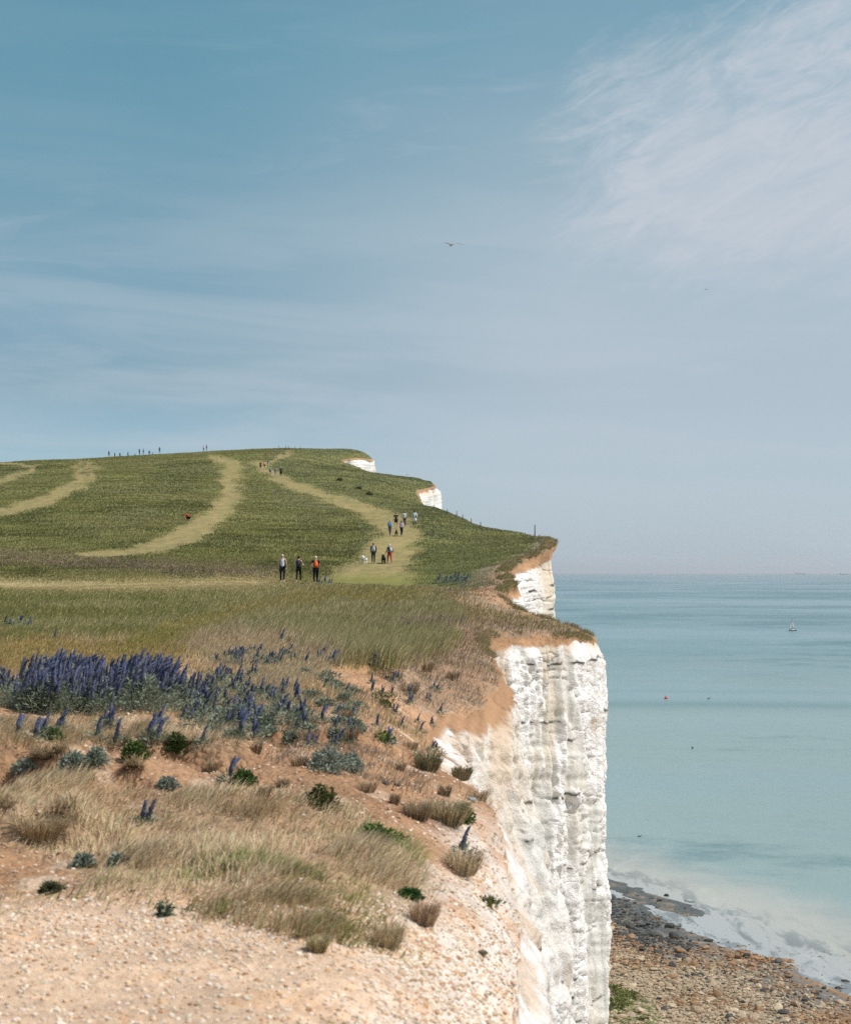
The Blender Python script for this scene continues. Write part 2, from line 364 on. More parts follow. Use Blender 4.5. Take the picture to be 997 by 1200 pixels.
# smooth plan tangent by arc length
seg = np.r_[0, np.cumsum(np.hypot(*np.diff(E2, axis=0).T))]
def smooth_tan(L):
    out = np.empty_like(E2)
    a = np.stack([np.interp(seg-L, seg, E2[:, k]) for k in (0, 1)], 1); b = np.stack([np.interp(seg+L, seg, E2[:, k]) for k in (0, 1)], 1)
    t = b-a; return t/np.linalg.norm(t, axis=1)[:, None]
Ls = np.clip(EX[:, 1]*.018, .25, 4)
T_ = np.empty_like(E2)
for k_ in (0, 1):
    pass
a = np.stack([np.interp(seg-Ls, seg, E2[:, k]) for k in (0, 1)], 1); b = np.stack([np.interp(seg+Ls, seg, E2[:, k]) for k in (0, 1)], 1)
T_ = b-a; T_ /= np.linalg.norm(T_, axis=1)[:, None]
NRM = np.stack([T_[:, 1], -T_[:, 0]], 1)
dep = np.r_[np.arange(0, 1.0, .035), np.arange(1.0, 17.5, .055)]
g = .06; l = [dep[-1]]
while l[-1] < 95: l.append(l[-1]+g); g *= 1.05
dep = np.r_[dep, l[1:]]
D = dep[None, :]; Yc = EX[:, 1][:, None]; SS = seg[:, None]; Zt = EX[:, 2][:, None]
total = (Zt - (SEA-1.5)); fr = np.minimum(D, total)
Zc = Zt - fr
ex, ey = EX[:, 0][:, None]+0*D, Yc+0*D
PXc = (ex-CX*0)/ey*F+CX
kd = np.clip(Yc/70., .35, 4)
bat = np.interp(Yc, [3, 12, 18, 24, 30, 36, 45, 56, 64, 900], [-.02, -.02, -.02, .20, .32, .22, .12, .06, .006, .02])
off = bat*np.minimum(fr, 4) + .004*fr*sstep(18, 26, Yc)
soilth = np.interp(Yc, [3, 14, 20, 28, 40, 60, 66, 70, 74, 80, 100, 108, 150, 186, 400, 530], [.02, .03, .08, .22, .30, .3, .36, .30, .08, .25, .6, .8, .7, .7, .4, .3])
soilth = soilth*(1+.7*fbm(ex*1.2/kd, ey*1.2/kd, Zc*.15, seed=61, o=4))
soil = 1-sstep(soilth*.8, soilth*1.15, fr)
# painted plan of rough ribs / smooth panels on the big face, read where the face really stands
pyc = CY - Zc/ey*F
qx = PXc + 5*fbm(ex*1.5, ey*1.5, Zc*.5, seed=62, o=3); qy = pyc + 12*fbm(ex*.8, ey*.8, Zc*.8, seed=63, o=3)
ribs = [[(585,742,8),(600,790,10),(612,830,12),(602,870,11),(592,930,12),(588,1000,12)], [(612,745,10),(621,780,7),(624,825,4)], [(652,850,4),(646,900,8),(650,960,6),(648,1010,9),(660,1050,9),(672,1095,9),(668,1140,10),(672,1200,10)],
 [(640,960,4),(636,1000,6),(640,1055,8),(656,1100,8),(652,1150,8)], [(622,1000,7),(618,1050,9),(600,1060,6)], [(664,925,2),(674,955,2.5),(676,990,3),(673,1030,2)], [(605,1130,9),(600,1160,10),(612,1200,10)], [(690,1030,6),(700,1060,8),(704,1100,6),(704,1200,5)], [(637,800,1),(628,850,3),(626,900,2)], [(610,900,3),(604,960,4),(606,1000,3)],
 [(600,750,5),(660,750,4),(700,760,9)], [(640,1120,14),(630,1160,22),(650,1200,22)]]
rb = np.full(qx.shape, -9.)
for r_ in ribs: rb = np.maximum(rb, polydist(qx, qy, r_, .5))
big = inpoly(qx, qy, [(663,742),(720,742),(720,1030),(697,1030),(694,960),(682,930),(676,900),(672,860),(664,820)], 3)
onface = sstep(58, 63, Yc)*(1-sstep(78, 80, Yc)) + 0*D
rough_p1 = np.maximum(sstep(-.5, .5, rb + .35*fbm(ex*3, ey*3, Zc*2, seed=85, o=4)), big)
gen = sstep(-.35, .4, fbm(ex*.9/kd, ey*.9/kd, Zc*.16/kd, seed=64, o=4))
rough = rough_p1*onface + gen*(1-onface)
rough = np.clip(np.maximum(rough, 1-sstep(20, 34, Yc)), 0, 1)
flute = fbm(ex*.75/kd, ey*.75/kd, Zc*.045/kd, seed=65, o=3)
fq = flute*4.5; fq0 = np.floor(fq); flute = .25*flute + .75*(fq0+sstep(.30, .62, fq-fq0))/4.5
ridg = 1-np.abs(fbm(ex*1.3/kd, ey*1.3/kd, Zc*.10/kd, seed=66, o=3))*1.6
knob = .8-2.2*np.abs(fbm(ex*4.2, ey*4.2, Zc*3.0, seed=67, o=4))
knob2 = .7-2.0*np.abs(fbm(ex*1.4/kd, ey*1.4/kd, Zc*.55/kd, seed=68, o=5))
crk = np.exp(-(fbm(ex*.8/kd, ey*.8/kd, Zc*.07/kd, seed=86, o=4)/.035)**2) + .7*np.exp(-(fbm(ex*.5/kd, ey*.5/kd, Zc*.8/kd, seed=87, o=4)/.02)**2)
vis = sstep(0.0, .9, fr/np.minimum(kd, 1.5))
disp = sstep(17, 24, Yc)*kd*(.55*flute + .20*ridg)*vis + rough*(.15+.05*knob*np.clip(kd, .5, 2)*(1+1.2*(Yc < 55))+.085*knob2*kd)*vis - .12*kd*crk*vis + .03*fbm(ex*6, ey*6, Zc*4, seed=88, o=3)*vis - soil*0.0
disp += soil*.16*(.4-np.abs(fbm(ex*3.5/np.sqrt(kd), ey*3.5/np.sqrt(kd), Zc*.8, seed=69, o=4)))*vis
nb_ = sstep(16.5, 19, Yc)*(1-sstep(46, 58, Yc))
disp += nb_*vis*(.30*(.45-np.abs(fbm(ex*1.6, ey*1.6, Zc*.5, seed=160, o=5))) + .12*(.5-np.abs(fbm(ex*5, ey*5, Zc*3, seed=161, o=4))))
strata = fbm(ex*.3/kd, ey*.3/kd, Zc*1.4/kd, seed=70, o=3)*.10*kd*vis
disp += strata*(1-.5*rough)
OX = ex + NRM[:, 0][:, None]*(off+disp); OY = ey + NRM[:, 1][:, None]*(off+disp)
VC = np.stack([OX, OY, Zc], -1)
# colour
smoothc = np.array([.72, .68, .615]); whitec = np.array([.86, .83, .80])
cc = np.zeros(OX.shape+(3,)) + smoothc
tone = fbm(OX*.7/kd, OY*.7/kd, Zc*.35/kd, seed=71, o=4)
cc = mixc(cc, [.65, .635, .59], sstep(-.1, .4, tone)); cc = mixc(cc, [.69, .60, .48], sstep(.1, .6, -tone)*.7)
cc = mixc(cc, whitec, rough)
cc = mixc(cc, [.72, .68, .63], sstep(.15, .55, fbm(OX*2.6/kd, OY*2.6/kd, Zc*1.6/kd, seed=72, o=4))*rough*.45)
cc = mixc(cc, [.62, .42, .22], sstep(.45, .75, fbm(OX*.9, OY*.9, Zc*.5, seed=73, o=5))*.5*(1-sstep(3, 9, fr/kd)))
cc = mixc(cc, [.55, .36, .17], onface*np.exp(-((PXc-640)/12)**2-((pyc-785)/14)**2)*sstep(-.1, .4, fbm(OX*3, OY*3, Zc*3, seed=74))*.8)
# ochre run-off under the soil
run = np.exp(-np.maximum(fr-soilth, 0)/(.9*np.interp(Yc, [0, 30, 66, 110, 190, 600], [1.2, 1.2, .25, 1.2, 1.6, .8])))*sstep(-.25, .5, fbm(OX*2.2/kd, OY*2.2/kd, Zc*.35, seed=75, o=4))
cc = mixc(cc, [.60, .42, .27], run*.7)
nearbay = (1-sstep(30, 46, Yc))
cc = mixc(cc, [.66, .50, .37], nearbay*sstep(.05, .5, fbm(OX*2.6, OY*2.6, Zc*1.5, seed=76, o=5))*.55)
sc_ = mixc(C_SOIL*1.02*(1+.25*fbm(OX*4/kd, OY*4/kd, Zc*2, seed=77)[..., None]), [.28, .16, .09], sstep(.2, .7, fbm(OX*3/kd, OY*3/kd, Zc*.8, seed=78)))
cc = mixc(cc, sc_, soil)
# flint seams: broken dark lines that follow the bedding
bed = Zc + .11*OX*1.0 - .03*OY + .12*fbm(OX*.5, OY*.5, seed=79, o=2)
fl = np.zeros_like(OX)
for i_, z0 in enumerate([-5.0, -7.1, -7.9, -9.9, -11.9, -12.7, -14.0, -15.6, -16.9, -18.6, -20.9, -23, -26, -29, -33, -37, -41, -45, 1., -1.2, -3.1, 10, 14]):
    th = .036*kd
    gate = sstep(-.22+.08*(i_ % 3), -.02+.08*(i_ % 3), fbm(OX*1.3/kd, OY*1.3/kd, np.zeros_like(OX)+i_*3.7, seed=80, o=3))*sstep(-.1, .1, fbm(OX*5/kd, OY*5/kd, np.zeros_like(OX)+i_, seed=81, o=2))
    fl = np.maximum(fl, np.exp(-((bed-z0-.05*fbm(OX*3, OY*3, seed=82))/th)**2)*gate)
spk = sstep(.70, .82, vnoise(OX*7/kd, OY*7/kd, Zc*9/kd, seed=83))*sstep(0, .5, fbm(OX*.8/kd, OY*.8/kd, Zc*.8/kd, seed=84))
cc = mixc(cc, [.07, .065, .06], np.clip(fl*1.9+spk*.7, 0, 1)*(1-soil))
cliff = mesh_np('cliff', VC.reshape(-1, 3), gridq(Rn, len(dep), flip=False), mat=M_CHALK, col=np.clip(cc, .01, .9).reshape(-1, 3), alpha=np.clip(.12+.88*rough, 0, 1).ravel())
tag(cliff, kind='structure')

# ------------------------------------------------------------------ placing on the land
def place(px, py, ya=6, yb=540):
    """distance at which the land is seen at this row of this column"""
    Ys = np.exp(np.linspace(math.log(ya), math.log(yb), 1500)); zz = ground_z(np.full(1500, float(px)), Ys)
    r = proj(px, Ys, zz)
    i = np.argmax(r <= py) if np.any(r <= py) else int(np.argmin(np.abs(r-py)))
    return Vector(((px-CX)/F*Ys[i], Ys[i], zz[i]))
def surf(X, Y):
    px = CX + X/Y*F
    return Vector((X, Y, float(ground_z(np.array([px]), np.array([Y]))[0])))
#@@PART2
# ------------------------------------------------------------------ people
DG = None
def skin_mesh(name, pts, edges, rad, mat, parent, sub=2, root=0):
    me = bpy.data.meshes.new(name); me.from_pydata([tuple(p) for p in pts], edges, [])
    o = bpy.data.objects.new(name, me); COL.objects.link(o)
    sk = o.modifiers.new('s', 'SKIN'); sk.use_smooth_shade = True
    if not me.skin_vertices: 
        pass
    for i, v in enumerate(me.skin_vertices[0].data):
        r = rad[i]; v.radius = (r, r) if not isinstance(r, tuple) else r; v.use_root = (i == root)
    ss = o.modifiers.new('b', 'SUBSURF'); ss.levels = sub; ss.render_levels = sub
    bpy.context.view_layer.update()
    dg = bpy.context.evaluated_depsgraph_get(); m2 = bpy.data.meshes.new_from_object(o.evaluated_get(dg))
    bpy.data.objects.remove(o); bpy.data.meshes.remove(me)
    for p in m2.polygons: p.use_smooth = True
    m2.materials.clear(); m2.materials.append(mat)
    r_ = bpy.data.objects.new(name, m2); link(r_, parent); return r_
MC = {}
def cm_(c, rough=.85):
    k = tuple(round(x, 3) for x in c)
    if k not in MC: MC[k] = simple('cloth', c, rough, .12, 25, .004, .15)
    return MC[k]
SKIN = simple('skin', (.52, .33, .24), .6, .06, 10); EYE = simple('eye', (.03, .025, .02), .3, .1, 5)
def ell(bm, c, r, seg=12, ring=9, rot=None):
    M = Matrix.Translation(c) @ (rot if rot is not None else Matrix()) @ Matrix.Diagonal((r[0], r[1], r[2], 1))
    return bmesh.ops.create_uvsphere(bm, u_segments=seg, v_segments=ring, radius=1, matrix=M)['verts']
def hand_bm(bm, w, dirv, side):
    """palm, four bent fingers and a thumb at wrist point w, pointing along dirv"""
    q = dirv.to_track_quat('Z', 'Y').to_matrix().to_4x4(); M0 = Matrix.Translation(w) @ q
    ell(bm, w+dirv*.045, (.018, .040, .052), 8, 6, q)
    for f in range(4):
        off = (f-1.5)*.020; L = [.060, .072, .068, .052][f]
        base = M0 @ Vector((0, off, .082)); mid = M0 @ Vector((.010*side, off*1.08, .082+L*.55)); tip = M0 @ Vector((.030*side, off*1.05, .082+L))
        for a, b, r0, r1 in ((base, mid, .0095, .0085), (mid, tip, .0085, .006)):
            d = b-a; bmesh.ops.create_cone(bm, cap_ends=True, segments=6, radius1=r0, radius2=r1, depth=d.length*1.1, matrix=Matrix.Translation((a+b)/2) @ d.to_track_quat('Z', 'Y').to_matrix().to_4x4())
    a = M0 @ Vector((0, -.034, .03)); b = M0 @ Vector((.022*side, -.058, .075)); d = b-a
    bmesh.ops.create_cone(bm, cap_ends=True, segments=6, radius1=.012, radius2=.008, depth=d.length*1.2, matrix=Matrix.Translation((a+b)/2) @ d.to_track_quat('Z', 'Y').to_matrix().to_4x4())
def person(px, py, label, H=1.7, rz=0.0, top=(.1, .1, .1), sleeve='short', legs=(.02, .02, .025), shorts=False, hair=(.05, .035, .02), hairkind='short', hat=None, coat=0.0, step=.14, arms=(.1, -.1), shoe=(.25, .25, .25), pose='walk', group=None, Y=None, pack=None, packlabel=None, wide=1.0, elbow=.25, dz=0.0):
    loc = place(px, py, 60, 480) if Y is None else Vector(((px-CX)/F*Y, Y, float(ground_z(np.array([float(px)]), np.array([float(Y)]))[0])))
    r = empty('person', loc+Vector((0, 0, dz)), rz, H/1.72); tag(r, label, 'person', group)
    k = wide
    if rz == 0.0 and pose == 'walk': rz = [.35, -.3, .15, -.45, .5][int(px*3) % 5]; r.rotation_euler.z = rz
    # joints (metres, facing +y)
    if pose == 'walk':
        pel = Vector((0, 0, .93)); waist = Vector((0, .01, 1.08)); chest = Vector((0, .015, 1.27)); neckb = Vector((0, .01, 1.45)); head = Vector((0, .035, 1.60))
        hips = [Vector((s*.095*k, 0, .90)) for s in (-1, 1)]
        sg = 1 if int(px*7) % 2 else -1; st = [sg*step*1.7, -sg*step*1.7]
        knee = [Vector((s*.10*k, st[i]*.62+.05, .50)) for i, s in enumerate((-1, 1))]
        ank = [Vector((s*.095*k, st[i]*1.15-(.05 if st[i] < 0 else 0), .085 if st[i] >= 0 else .12)) for i, s in enumerate((-1, 1))]
        toe = [a+Vector((s*.02, .16, -.045)) for a, s in zip(ank, (-1, 1))]; heel = [a+Vector((0, -.05, -.045)) for a in ank]
        sh = [Vector((s*.19*k, 0, 1.405)) for s in (-1, 1)]
        elb = [Vector((s*.235*k, arms[i]-.05-sg*s*.05, 1.13)) for i, s in enumerate((-1, 1))]
        wr_ = [Vector((s*(.245*k), arms[i]*2+elbow*.35-sg*s*.13, .90+elbow*.25)) for i, s in enumerate((-1, 1))]
    else:      # crouching low, leaning to the left with an arm down to the grass
        pel = Vector((.24, .0, .38)); waist = Vector((.14, .03, .53)); chest = Vector((-.03, .05, .64)); neckb = Vector((-.20, .07, .68)); head = Vector((-.32, .09, .63))
        hips = [pel+Vector((-.02, s*.10, -.02)) for s in (-1, 1)]
        knee = [Vector((-.12, -.14, .40)), Vector((-.06, .20, .42))]; ank = [Vector((.10, -.16, .08)), Vector((.12, .20, .08))]
        toe = [a+Vector((-.16, 0, -.045)) for a in ank]; heel = [a+Vector((.05, 0, -.045)) for a in ank]
        sh = [neckb+Vector((.05, s*.17, -.01)) for s in (-1, 1)]; elb = [Vector((-.28, -.22, .42)), Vector((-.26, .25, .42))]; wr_ = [Vector((-.42, -.20, .20)), Vector((-.42, .22, .20))]
    P_ = [pel, waist, chest, neckb, (neckb+head)/2+Vector((0, 0, -.01)), head]
    Rr = [(.125*k, .155*k), (.105*k, .13*k), (.115, .16*k), (.06, .065), .05, .072]
    E_ = [(0, 1), (1, 2), (2, 3), (3, 4), (4, 5)]
    for i in (0, 1):
        b = len(P_); P_ += [hips[i], knee[i], ank[i], toe[i]]; Rr += [.088*k, .060, .040, .034]; E_ += [(0, b), (b, b+1), (b+1, b+2), (b+2, b+3)]
    for i in (0, 1):
        b = len(P_); P_ += [sh[i], elb[i], wr_[i]]; Rr += [.052, .038, .025]; E_ += [(3, b), (b, b+1), (b+1, b+2)]
    body = skin_mesh('body', P_, E_, Rr, SKIN, r)
    bm = bmesh.new(); bm.from_mesh(body.data)
    up = (head-neckb).normalized(); fw = Vector((0, 1, 0)) if pose == 'walk' else Vector((-.5, .2, -.8)).normalized()
    ell(bm, head+up*.01, (.076, .092, .112), 14, 10)
    ell(bm, head+fw*.095+up*-.01, (.013, .022, .026), 6, 5)                               # nose
    for s in (-1, 1): ell(bm, head+Vector((s*.078, -.005, 0)), (.010, .020, .030), 6, 5)       # ears
    ell(bm, head+fw*.080-up*.055, (.026, .014, .008), 6, 4)                              # mouth
    nb = len(bm.faces)
    for s in (-1, 1): ell(bm, head+fw*.082+Vector((s*.032, 0, .018)), (.012, .010, .009), 6, 5)
    bm.faces.ensure_lookup_table()
    for f in bm.faces[nb:]: f.material_index = 1
    for i, s in enumerate((-1, 1)): hand_bm(bm, wr_[i], (wr_[i]-elb[i]).normalized(), -s)
    for f in bm.faces: f.smooth = True
    bm.to_mesh(body.data); bm.free(); body.data.materials.append(EYE)
    # clothing
    P_ = [pel+Vector((0, 0, -.02)) if pose == 'walk' else pel, waist, chest, neckb]; Rr = [(.137*k, .168*k), (.122*k, .148*k), (.132, .172*k), (.068, .080)]; E_ = [(0, 1), (1, 2), (2, 3)]
    for i in (0, 1):
        b = len(P_)
        if sleeve == 'none': P_ += [sh[i]*.8+neckb*.2]; Rr += [.056]; E_ += [(3, b)]
        elif sleeve == 'short': P_ += [sh[i], sh[i]*.45+elb[i]*.55]; Rr += [.064, .056]; E_ += [(3, b), (b, b+1)]
        else: P_ += [sh[i], elb[i], wr_[i]]; Rr += [.064, .052, .038]; E_ += [(3, b), (b, b+1), (b+1, b+2)]
    skin_mesh('top', P_, E_, Rr, cm_(top), r)
    P_ = [pel]; Rr = [(.132*k, .162*k)]; E_ = []
    for i in (0, 1):
        b = len(P_)
        if shorts: P_ += [hips[i], hips[i]*.35+knee[i]*.65]; Rr += [.100*k, .092]; E_ += [(0, b), (b, b+1)]
        else: P_ += [hips[i], knee[i], ank[i]+Vector((0, 0, .03))]; Rr += [.098*k, .070, .052]; E_ += [(0, b), (b, b+1), (b+1, b+2)]
    skin_mesh('shorts' if shorts else 'trousers', P_, E_, Rr, cm_(legs), r)
    for i in (0, 1):
        skin_mesh('shoe', [heel[i], ank[i]+Vector((0, 0, -.02)), (heel[i]+toe[i])/2, toe[i]], [(0, 2), (2, 3), (1, 2)], [.040, .044, .044, .036], cm_(shoe), r, 1, 2)
    if coat:                                            # skirts of a long coat or dress
        bm = bmesh.new(); c = bmesh.ops.create_cone(bm, cap_ends=False, segments=18, radius1=.26*k, radius2=.155*k, depth=coat, matrix=Matrix.Translation((0, 0, 1.02-coat/2)) @ Matrix.Diagonal((1, .75, 1, 1)))
        for v in bm.verts:
            if v.co.z < .9: v.co.x *= 1+.10*math.sin(5*math.atan2(v.co.y, v.co.x)); v.co.y *= 1+.1*math.sin(4*math.atan2(v.co.y, v.co.x)+1)
        bmesh.ops.solidify(bm, geom=bm.faces[:], thickness=.01); bm_obj('coat_skirt', bm, cm_(top), r)
    bm = bmesh.new()
    ell(bm, head+up*.028-fw*.014, (.086, .098, .106), 14, 10)
    for v in bm.verts:
        v.co += Vector((.006*math.sin(v.co.z*90+v.co.x*60), .006*math.sin(v.co.x*80), 0))
    bmesh.ops.bisect_plane(bm, geom=bm.verts[:]+bm.edges[:]+bm.faces[:], plane_co=head+fw*.035, plane_no=(fw-up*.55).normalized(), clear_outer=True)
    if hairkind == 'bun': ell(bm, head+up*.10-fw*.06, (.040, .040, .038), 10, 7)
    if hairkind == 'pony': ell(bm, head-fw*.115-up*.06, (.028, .030, .095), 10, 7)
    if hairkind == 'long': ell(bm, head-fw*.05-up*.11, (.085, .055, .13), 12, 8)
    bm_obj('hair', bm, cm_(hair), r)
    if hat:
        bm = bmesh.new(); ell(bm, head+up*.055-fw*.005, (.094, .106, .082), 14, 8)
        bmesh.ops.bisect_plane(bm, geom=bm.verts[:]+bm.edges[:]+bm.faces[:], plane_co=head+up*.045, plane_no=-up, clear_outer=True)
        bmesh.ops.create_cone(bm, cap_ends=True, segments=14, radius1=.10, radius2=.095, depth=.012, matrix=Matrix.Translation(head+up*.048+fw*.06) @ Matrix.Diagonal((.8, 1, 1, 1)))
        bm_obj('hat', bm, cm_(hat), r)
    if pack:
        pr = empty('backpack', loc+Vector((0, 0, dz)), rz, H/1.72); tag(pr, packlabel, 'backpack')
        bm = bmesh.new(); bmesh.ops.create_cube(bm, size=1, matrix=Matrix.Translation((0, -.225, 1.22)) @ Matrix.Diagonal((.27, .15, .42, 1)))
        bmesh.ops.bevel(bm, geom=bm.edges[:], offset=.055, segments=3, affect='EDGES')
        for v in bm.verts:
            if v.co.z > 1.33: v.co.x *= .86; v.co.y = v.co.y*.9-.01
        bm_obj('bag', bm, cm_(pack), pr)
        bm = bmesh.new(); bmesh.ops.create_cube(bm, size=1, matrix=Matrix.Translation((0, -.315, 1.13)) @ Matrix.Diagonal((.20, .06, .20, 1))); bmesh.ops.bevel(bm, geom=bm.edges[:], offset=.022, segments=2, affect='EDGES')
        bm_obj('front_pocket', bm, cm_(tuple(c*.8 for c in pack)), pr)
        for s in (-1, 1):
            skin_mesh('strap', [Vector((s*.10, -.16, 1.40)), Vector((s*.115, -.06, 1.49)), Vector((s*.125, .06, 1.46)), Vector((s*.13, .155, 1.33)), Vector((s*.15, .10, 1.16)), Vector((s*.14, -.12, 1.08))], [(i, i+1) for i in range(5)], [(.008, .024)]*6, cm_(tuple(c*.6 for c in pack)), pr, 1)
    return r
BLK = (.012, .012, .016); NAVY = (.02, .03, .06); TAN = (.5, .33, .2)
person(331, 685, 'left walker of the trio, pale grey vest top, black leggings, light cap', 1.72, .05, (.55, .58, .68), 'none', BLK, hair=(.42, .30, .15), hairkind='pony', hat=(.62, .55, .45), arms=(-.03, .06), step=.16, wide=1.08, elbow=.1, shoe=(.6, .6, .6))
person(350, 685, 'middle walker of the trio, all in black with dark hair bun', 1.66, -.05, BLK, 'none', BLK, hair=(.03, .02, .015), hairkind='bun', arms=(.06, .06), step=.13, elbow=1.1, pack=(.022, .03, .055), packlabel='dark navy backpack on the middle walker of the trio', shoe=(.5, .5, .5))
person(370, 687.5, 'light-haired walker in black wearing the bright orange backpack', 1.60, .1, BLK, 'short', BLK, hair=(.62, .57, .5), hairkind='short', arms=(-.02, .05), step=.12, elbow=.1, pack=(.75, .13, .04), packlabel='bright orange-red backpack on the right-hand walker of the trio')
person(437.5, 663.5, 'taller of the two dog walkers, dark blue clothes and a pale bag on the shoulders', 1.80, 0, NAVY, 'long', (.02, .03, .05), hair=(.12, .10, .09), arms=(-.04, .04), step=.05, pack=(.40, .42, .46), packlabel='small pale backpack high on the taller dog walker')
person(456.5, 663, 'shorter dog walker in a navy top and red trousers, with white hair', 1.66, 0, (.02, .035, .09), 'long', (.45, .035, .03), hair=(.7, .68, .66), arms=(.02, -.02), step=.10, pack=(.50, .54, .62), packlabel='pale blue-white backpack on the dog walker with red trousers')
person(457, 631.5, 'walker in a pale blue jacket with a blue backpack, left of the small dark dog', 1.70, 0, (.26, .38, .50), 'long', (.14, .13, .14), hair=(.5, .42, .3), step=.12, pack=(.10, .24, .42), packlabel='blue backpack on the walker in the pale blue jacket')
person(470.5, 631.5, 'walker in a pale top and dark trousers, right of the small dark dog', 1.66, 0, (.66, .60, .66), 'long', (.03, .025, .045), hair=(.2, .12, .08), hairkind='long', step=.11)
person(464, 622.5, 'walker in a black t-shirt and black shorts with bare legs, ahead of the dark dog', 1.80, 0, (.016, .022, .03), 'short', (.015, .02, .025), shorts=True, hair=(.25, .18, .12), step=.12)
person(474, 620, 'walker in a light grey shirt between the black t-shirt and the white coat', 1.74, 0, (.55, .62, .68), 'short', (.05, .05, .07), hair=(.15, .1, .07), step=.08)
person(485.7, 618.5, 'rightmost walker on the path, long white coat under black hair and dark shoulders', 1.72, .1, (.72, .76, .82), 'long', BLK, hair=(.012, .01, .01), hairkind='long', coat=.55, hat=(.02, .02, .02), step=.08, shoe=BLK)
FG = None
person(305.5, 553.5, 'far walker in a dark top, leftmost of the upper trio on the hill path', 1.75, 0, (.02, .035, .03), 'short', (.03, .04, .04), shorts=True, step=.10)
person(310, 552.8, 'far walker in an orange top and black shorts on the hill path', 1.75, 0, (.80, .36, .05), 'short', BLK, shorts=True, step=.12)
person(314.5, 551, 'far walker in a bright blue top and pale shorts on the hill path', 1.72, 0, (.02, .20, .45), 'short', (.6, .6, .6), shorts=True, step=.08)
person(316.7, 559.6, 'far walker in teal top and navy shorts, left of the lower hill trio', 1.75, 0, (.05, .42, .42), 'short', NAVY, shorts=True, step=.1)
person(322.6, 561, 'far walker in white top with dark bag, middle of the lower hill trio', 1.72, 0, (.62, .62, .68), 'short', (.35, .36, .4), step=.1, pack=(.03, .03, .05), packlabel='small dark backpack on the white-topped far walker')
person(329.3, 560.5, 'far walker in a long black coat, rightmost of the lower trio on the hill path', 1.78, 0, BLK, 'long', BLK, hair=(.55, .55, .6), coat=.6, step=.05)
person(219.5, 613, 'person in a red top crouching in the meadow beside the curved mown path', 1.75, 0, (.60, .045, .03), 'short', (.012, .012, .016), hair=(.06, .03, .02), pose='crouch', shoe=(.02, .02, .02))
SK = [(128, 1.75, (.16, .2, .26), 0, 'first standing figure from the left on the far-left skyline'), (134.8, 1.6, (.03, .04, .06), -.55, 'second figure from the left on the skyline, dark and half hidden by the brow'), (140.9, 1.6, (.03, .05, .08), -.6, 'third figure from the left on the skyline, half hidden by the brow'),
 (150.3, 1.6, (.10, .14, .18), -.5, 'fourth figure from the left on the skyline, alone in the gap'), (158.5, 1.5, (.03, .05, .06), -1.05, 'fifth figure from the left on the skyline, only head and shoulders above the brow'), (163.7, 1.8, (.08, .13, .20), 0, 'left one of the two tall figures close together on the skyline'),
 (168.2, 1.8, (.12, .16, .22), 0, 'right one of the two tall figures close together on the skyline'), (175.2, 1.65, (.03, .06, .14), -.45, 'dark blue figure right of the two tall ones on the skyline'), (179, 1.5, (.2, .24, .3), -.85, 'small figure beside the dark blue one on the skyline'),
 (187.2, 1.85, (.10, .13, .16), .1, 'tall figure standing alone highest on the left skyline'), (238.7, 1.7, (.66, .7, .78), 0, 'pale figure, left one of the pair on the skyline above the curved path'), (242.2, 1.75, (.10, .13, .17), .05, 'dark figure, right one of the pair on the skyline above the curved path')]
def crest(px):
    Ys = np.linspace(440, 620, 300); zz = ground_z(np.full(300, float(px)), Ys); i = int(np.argmin(proj(px, Ys, zz))); return Ys[i]
for px, H, c, dz_, lab in SK:
    person(px, 0, lab, H, random.uniform(-1, 1), c, 'long', (.06, .07, .09), Y=crest(px)+1, step=.06, dz=dz_ +.15)

